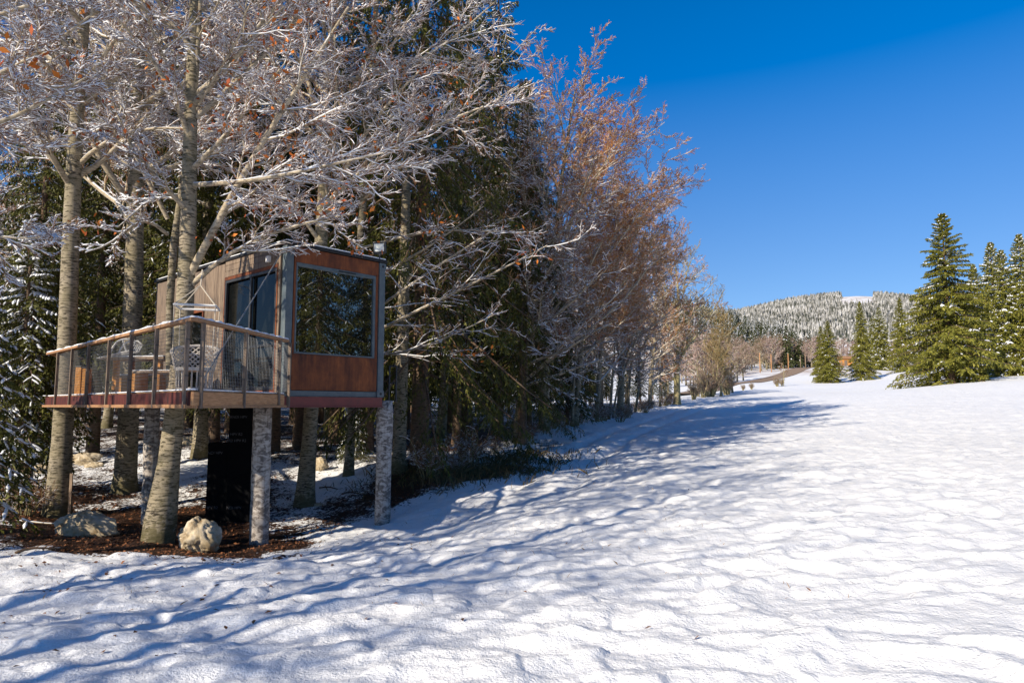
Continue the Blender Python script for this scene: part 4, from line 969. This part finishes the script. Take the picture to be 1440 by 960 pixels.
# mountain forest: thousands of frosted trees
rng2 = np.random.default_rng(5); n = 12000
Yt = 960+760*rng2.random(n)**.8; ut = rng2.uniform(1000,1330,n); xt = (ut-720)/FPX*Yt; zt = Gh(xt, Yt)
cap = (ut > 1188) & (ut < 1234) & (Yt > 1370); kp = ~cap; xt, Yt, zt = xt[kp], Yt[kp], zt[kp]; n = len(xt)
hgt = rng2.uniform(6,17,n)*(.75+.5*fbm(xt*.012, Yt*.012, 2, 3)); rad = hgt*rng2.uniform(.16,.26,n); S = 6; Vs = []; Fs = []; off = 0
for (z0, z1, rf) in ((.0,.55,1.0),(.3,.8,.75),(.6,1.05,.45)):
    a = (np.arange(S)*2*math.pi/S)[None]+rng2.random((n,1))*6; rr2 = rad[:,None]*rf*(.7+.6*rng2.random((n,S)))
    ringv = np.stack([xt[:,None]+np.cos(a)*rr2, Yt[:,None]+np.sin(a)*rr2, np.broadcast_to((zt+hgt*z0)[:,None], (n,S))+rng2.normal(size=(n,S))*.5], -1)
    tip = np.stack([xt, Yt, zt+hgt*z1], -1)[:,None]; V = np.concatenate([ringv, tip], 1)
    b_ = np.arange(n)[:,None]*(S+1)+off; j = np.arange(S)[None]
    F = np.stack([b_+j, b_+(j+1)%S, np.broadcast_to(b_+S, (n,S))], -1).reshape(-1,3); Vs.append(V.reshape(-1,3)); Fs.append(F); off += n*(S+1)
mf = mesh_np('mountain_forest', np.concatenate(Vs), np.concatenate(Fs), M['frost']); tag(mf, 'frost covered forest on the far mountain', 'forest', None, 'stuff')

# road, poles, bushes, hut
rc = [G(u,Y) for u, Y in ((960,105),(990,116),(1024,132),(1060,152),(1090,170),(1118,190),(1150,215))]
rp_, _ = resample(rc, np.ones(len(rc)), 40); Vr = []
T = np.gradient(rp_, axis=0); sd = np.cross(T, [0,0,1.]); sd /= np.linalg.norm(sd,axis=1)[:,None]
Lf = rp_+sd*2.6; Rg = rp_-sd*2.6; zc = np.maximum(Gh(Lf[:,0],Lf[:,1]), Gh(Rg[:,0],Rg[:,1]))+.12; Lf[:,2] = zc; Rg[:,2] = zc
Vr = np.concatenate([Lf, Rg, Lf-[0,0,1.2], Rg-[0,0,1.2]]); k = np.arange(39)
F = np.concatenate([np.stack([k, k+1, 40+k+1, 40+k], 1), np.stack([80+k, 80+k+1, k+1, k], 1), np.stack([40+k, 40+k+1, 120+k+1, 120+k], 1)])
tag(mesh_np('road', Vr, F, M['asphalt']), kind='structure')
for i, (u, vb, vt, Y, lab) in enumerate(((1048,526,500,205,'leftmost'),(1069,524,496,200,'second from the left'),(1085,523,498,200,'third from the left'),(1109,521,497,200,'fourth from the left'),(1133,519,497,198,'rightmost'),(1126,519,500,206,'thin one just left of the rightmost'))):
    g_ = G(u,Y); h = P(u,vt,Y)[2]-g_[2]; r = .13 if i not in (0,5) else .1
    o = MB().tube([(0,0,-.3),(0,0,h*.5),(0,0,h)], [r*1.2,r,r*.85], 8).build('wooden_pole', M['wood_fascia' if i in (1,2,3) else 'wood_gray'], None, smooth=True); o.location = g_.tolist()
    tag(o, 'roadside timber pole, '+lab+' of the distant row', 'pole', 'timber poles along the road')
def bush(name, H, W, ns, seed, m, twr=.012, snow=0.0, keep=.3):
    rg = np.random.default_rng(seed); root = empty(name); k = 6; Pn = np.zeros((ns,k,3)); a = rg.uniform(0,6.28,ns); sp = W*rg.random(ns)**.6
    for j in range(k):
        t = j/(k-1); Pn[:,j,0] = np.cos(a)*(sp*.25+sp*.8*t); Pn[:,j,1] = np.sin(a)*(sp*.25+sp*.8*t); Pn[:,j,2] = H*t*(.6+.5*rg.random(ns))
    Pn[:,0,2] = -.1; Pn[:,1:,:2] += rg.normal(size=(ns,k-1,2))*W*.06
    R = np.full((ns,k), twr*2)*np.linspace(1.3,.5,k)
    P2, R2 = grow(rg, Pn, R, 8, .2, 1, .6, .4, 4, .05, .15, .7, twr); P3, R3 = grow(rg, P2, R2, 6, .1, 1, .6, .5, 3, .03, .2, .7, twr*.8)
    tube_mesh('stems', [(Pn,R,5)], M['beech_yel'], root); tube_mesh('twigs', [(P2,R2,3),(P3,R3,3)], M[m], root)
    if snow: tube_mesh('snow', [(*snow_tubes(rg,P2,R2,snow,keep),3),(*snow_tubes(rg,P3,R3,snow,keep),3)], M['snow'], root)
    return root
bb = bush('bare_bush', 4.0, 1.7, 26, 5, 'twig_far', .028)
for i, (u, Y, sc, lab) in enumerate(((999,82,1.,'tall brown bush left of the slim yellowish tree by the road'),(988,80,.72,'lower brown bush at the left end of the clump'),(1022,88,.8,'brown bush on the right side of the slim yellowish tree'),(1093,120,.42,'small brown bush on the road bank'),(1100,122,.35,'tiny brown bush right end of the road bank'),(1057,112,.28,'low tuft like bush on the middle of the road bank'),(1045,108,.24,'low tuft like bush on the left of the road bank'),(975,72,.5,'small bush next to the end of the forest edge'),(1178,170,1.0,'brown bush between the left and middle trio spruces'))):
    c = place(bb, G(u,Y), 0, sc) if i == 0 else copy_tree(bb, G(u,Y), i, sc); tag(c, lab, 'bush', 'bare bushes near the road')
yt = auto(1102,121,4.2,.07,seed=90,nl=14,llen=.4,dens=(6,4,3),twr=.02,snow=0,name='young_tree',bark='beech_yel',limbm='beech_yel'); tag(yt, 'lone thin young tree on the snowy bank below the road', 'young tree')
e = empty('timber_hut', G(1190,185)+[0,0,1.2]); tag(e, 'small orange timber hut seen between the distant trio spruces', 'hut')
MB().box((0,0,1.2), (3.4,2.4,1.8)).build('wall', M['wood_orange'], e); MB().add([(-2.2,-1.6,2.1),(2.2,-1.6,2.1),(2.2,1.6,2.1),(-2.2,1.6,2.1),(-2.2,0,2.9),(2.2,0,2.9)], [(0,1,5,4),(2,3,4,5),(0,4,3),(1,2,5),(3,2,1,0)]).build('roof', M['wood_rail'], e)
MB().box((-.6,-1.22,.9), (.8,.06,1.6)).build('door', M['wood_post'], e)

# forest edge shrubs
eb = bush('frosty_shrub', .9, .7, 22, 9, 'twig', .006, .007, .5)
sh = []
for (u,Y) in ((850,39),(868,42),(880,44),(895,47),(905,50),(918,53),(930,55),(942,57),(955,58),(820,37),(835,38),(700,24),(780,33),(740,28),(660,21),(903,46),(886,41),(872,38.5),(640,19.5),(600,18.5),(30,14.5),(15,16)):
    sh.append((u+rng.uniform(-6,6),Y))
for i, (u,Y) in enumerate(sh):
    sc = rng.uniform(.6,1.25); c = place(eb, G(u,Y), 0, sc) if i == 0 else copy_tree(eb, G(u,Y), rng.uniform(0,6), sc)
    tag(c, 'low frosty twiggy shrub on the forest verge, '+ordi(sorted(sh).index((u,Y)))+' from the left', 'shrub', 'frosty shrubs on the forest verge')

# ------------------------------------------------------------------ ground stuff: leaves, sticks, grass, brambles
rng3 = np.random.default_rng(9)
def scatter(n, x0, x1, y0, y1, acc):
    X = rng3.uniform(x0,x1,n); Y = rng3.uniform(y0,y1,n); p = acc(X,Y); k = rng3.random(n) < p; return X[k], Y[k]
X, Y = scatter(60000, -13, 3, 9, 28, lambda x,y: np.clip((litter(x,y)-.35)*1.2, 0, .6))
X2, Y2 = scatter(2600, -8, 3.5, 4.5, 14, lambda x,y: .55*np.exp(-np.maximum(0, x+5.5+(y-9)*.1)/1.3)+.006)
X = np.r_[X,X2]; Y = np.r_[Y,Y2]; Z = Gh(X,Y)+.012; n = len(X)
a = rng3.uniform(0,6.28,n); tl = rng3.normal(size=(n,2))*.35; s_ = rng3.uniform(.018,.038,n)
d1 = np.stack([np.cos(a), np.sin(a), tl[:,0]],1)*s_[:,None]; d2 = np.stack([-np.sin(a), np.cos(a), tl[:,1]],1)*s_[:,None]*.6; c = np.stack([X,Y,Z],1)
V = np.stack([c-d1, c+d2+[0,0,.006], c+d1, c-d2+[0,0,.006]],1).reshape(-1,3)
tag(mesh_np('fallen_leaves', V, np.arange(n*4).reshape(n,4), M['litter_leaf']), 'brown fallen leaves scattered on snow and forest floor', 'leaves', None, 'stuff')
def blades(n, acc, box, h, wd, m, name, label, cat, leanv=.5):
    X, Y = scatter(n, *box, acc); Z = Gh(X,Y); n = len(X); a = rng3.uniform(0,6.28,n); hh = h*rng3.uniform(.4,1.2,n)
    b0 = np.stack([X,Y,Z-.02],1); w_ = np.stack([np.cos(a),np.sin(a),0*a],1)*wd; ln = rng3.normal(size=(n,2))*leanv*hh[:,None]
    tp = b0+np.stack([ln[:,0],ln[:,1],hh],1); md = b0+np.stack([ln[:,0]*.35,ln[:,1]*.35,hh*.6],1)
    V = np.stack([b0-w_, b0+w_, md+w_*.8, tp, md-w_*.8],1); F = np.arange(n*5).reshape(n,5)
    tag(mesh_np(name, V.reshape(-1,3), F, m), label, cat, None, 'stuff')
M['dry'] = m_leaf('dry_grass', (.17,.10,.05), (.42,.29,.16)); M['bramble'] = m_leaf('bramble', (.05,.05,.018), (.20,.13,.05))
exf = lambda y: np.interp(y, [0,8,12,14,17,20,25,33,45,60,90], [-16,-10,-5.2,-2.6,-1.2,-.9,-.3,2.6,7.2,14.5,22])
blades(60000, lambda x,y: .7*np.exp(-((x-exf(y)+.4)/.9)**2)*(fbm(x*1.1,y*1.1,2,4) > .5), (-4,17,16,60), .32, .006, M['dry'], 'dry_grass', 'dry grass stalks poking through snow along the forest verge', 'grass')
blades(15000, lambda x,y: np.exp(-(((x+1.3)/1.8)**2+((y-19)/1.3)**2))*.9+.8*np.exp(-(((x-.2)/1.2)**2+((y-22)/1.5)**2)), (-5,3,16,26), .26, .014, M['bramble'], 'bramble_patch', 'dark brambles and low greenery under the huge spruce', 'undergrowth', .9)
blades(3000, lambda x,y: .25+0*x, (-9,3,6,16), .07, .003, M['dry'], 'grass_sprigs', 'sparse dry sprigs poking through the near snow', 'grass', .8)
# twigs lying on snow
st = [(20,735,13.5,1.6,.1),(640,727,.0,0,0)]
for i, (u, Y, L_, a, lab) in enumerate(((45,13.6,1.7,.05,'long pale stick lying on the snow left of the flat boulder'),(60,10.6,.7,.9,'dark twig cluster on the snow in front of the flat boulder'),(470,18.5,1.0,-.4,'fallen branch on the snow right of the trunk under the container'),(530,22,1.4,.2,'snowy fallen log near the brown trunks'),(690,21,.9,.5,'dark stick on the track verge below the drooping boughs'),(500,17.6,.7,.3,'thin stick on blue snow left of the right log post'))):
    p = G(u,Y); e = empty('fallen_branch', p, a); r = .025 if i not in (3,) else .07
    pp = np.array([[t*L_-L_/2, .05*math.sin(t*7), .03+.03*math.sin(t*5)] for t in np.linspace(0,1,7)])
    MB().tube(pp, np.linspace(r,r*.4,7), 6).build('stem', M['beech_limb' if i in (0,3) else 'spruce_bark'], e, smooth=True)
    mb = MB(); rg = np.random.default_rng(i)
    for k in range(5):
        b_ = pp[k+1]; mb.tube([b_, b_+np.array([rg.uniform(.05,.2), rg.uniform(-.2,.2), rg.uniform(.02,.15)])], [.008,.003], 4)
    mb.build('side_twigs', M['twig'], e); tag(e, lab, 'fallen branch')
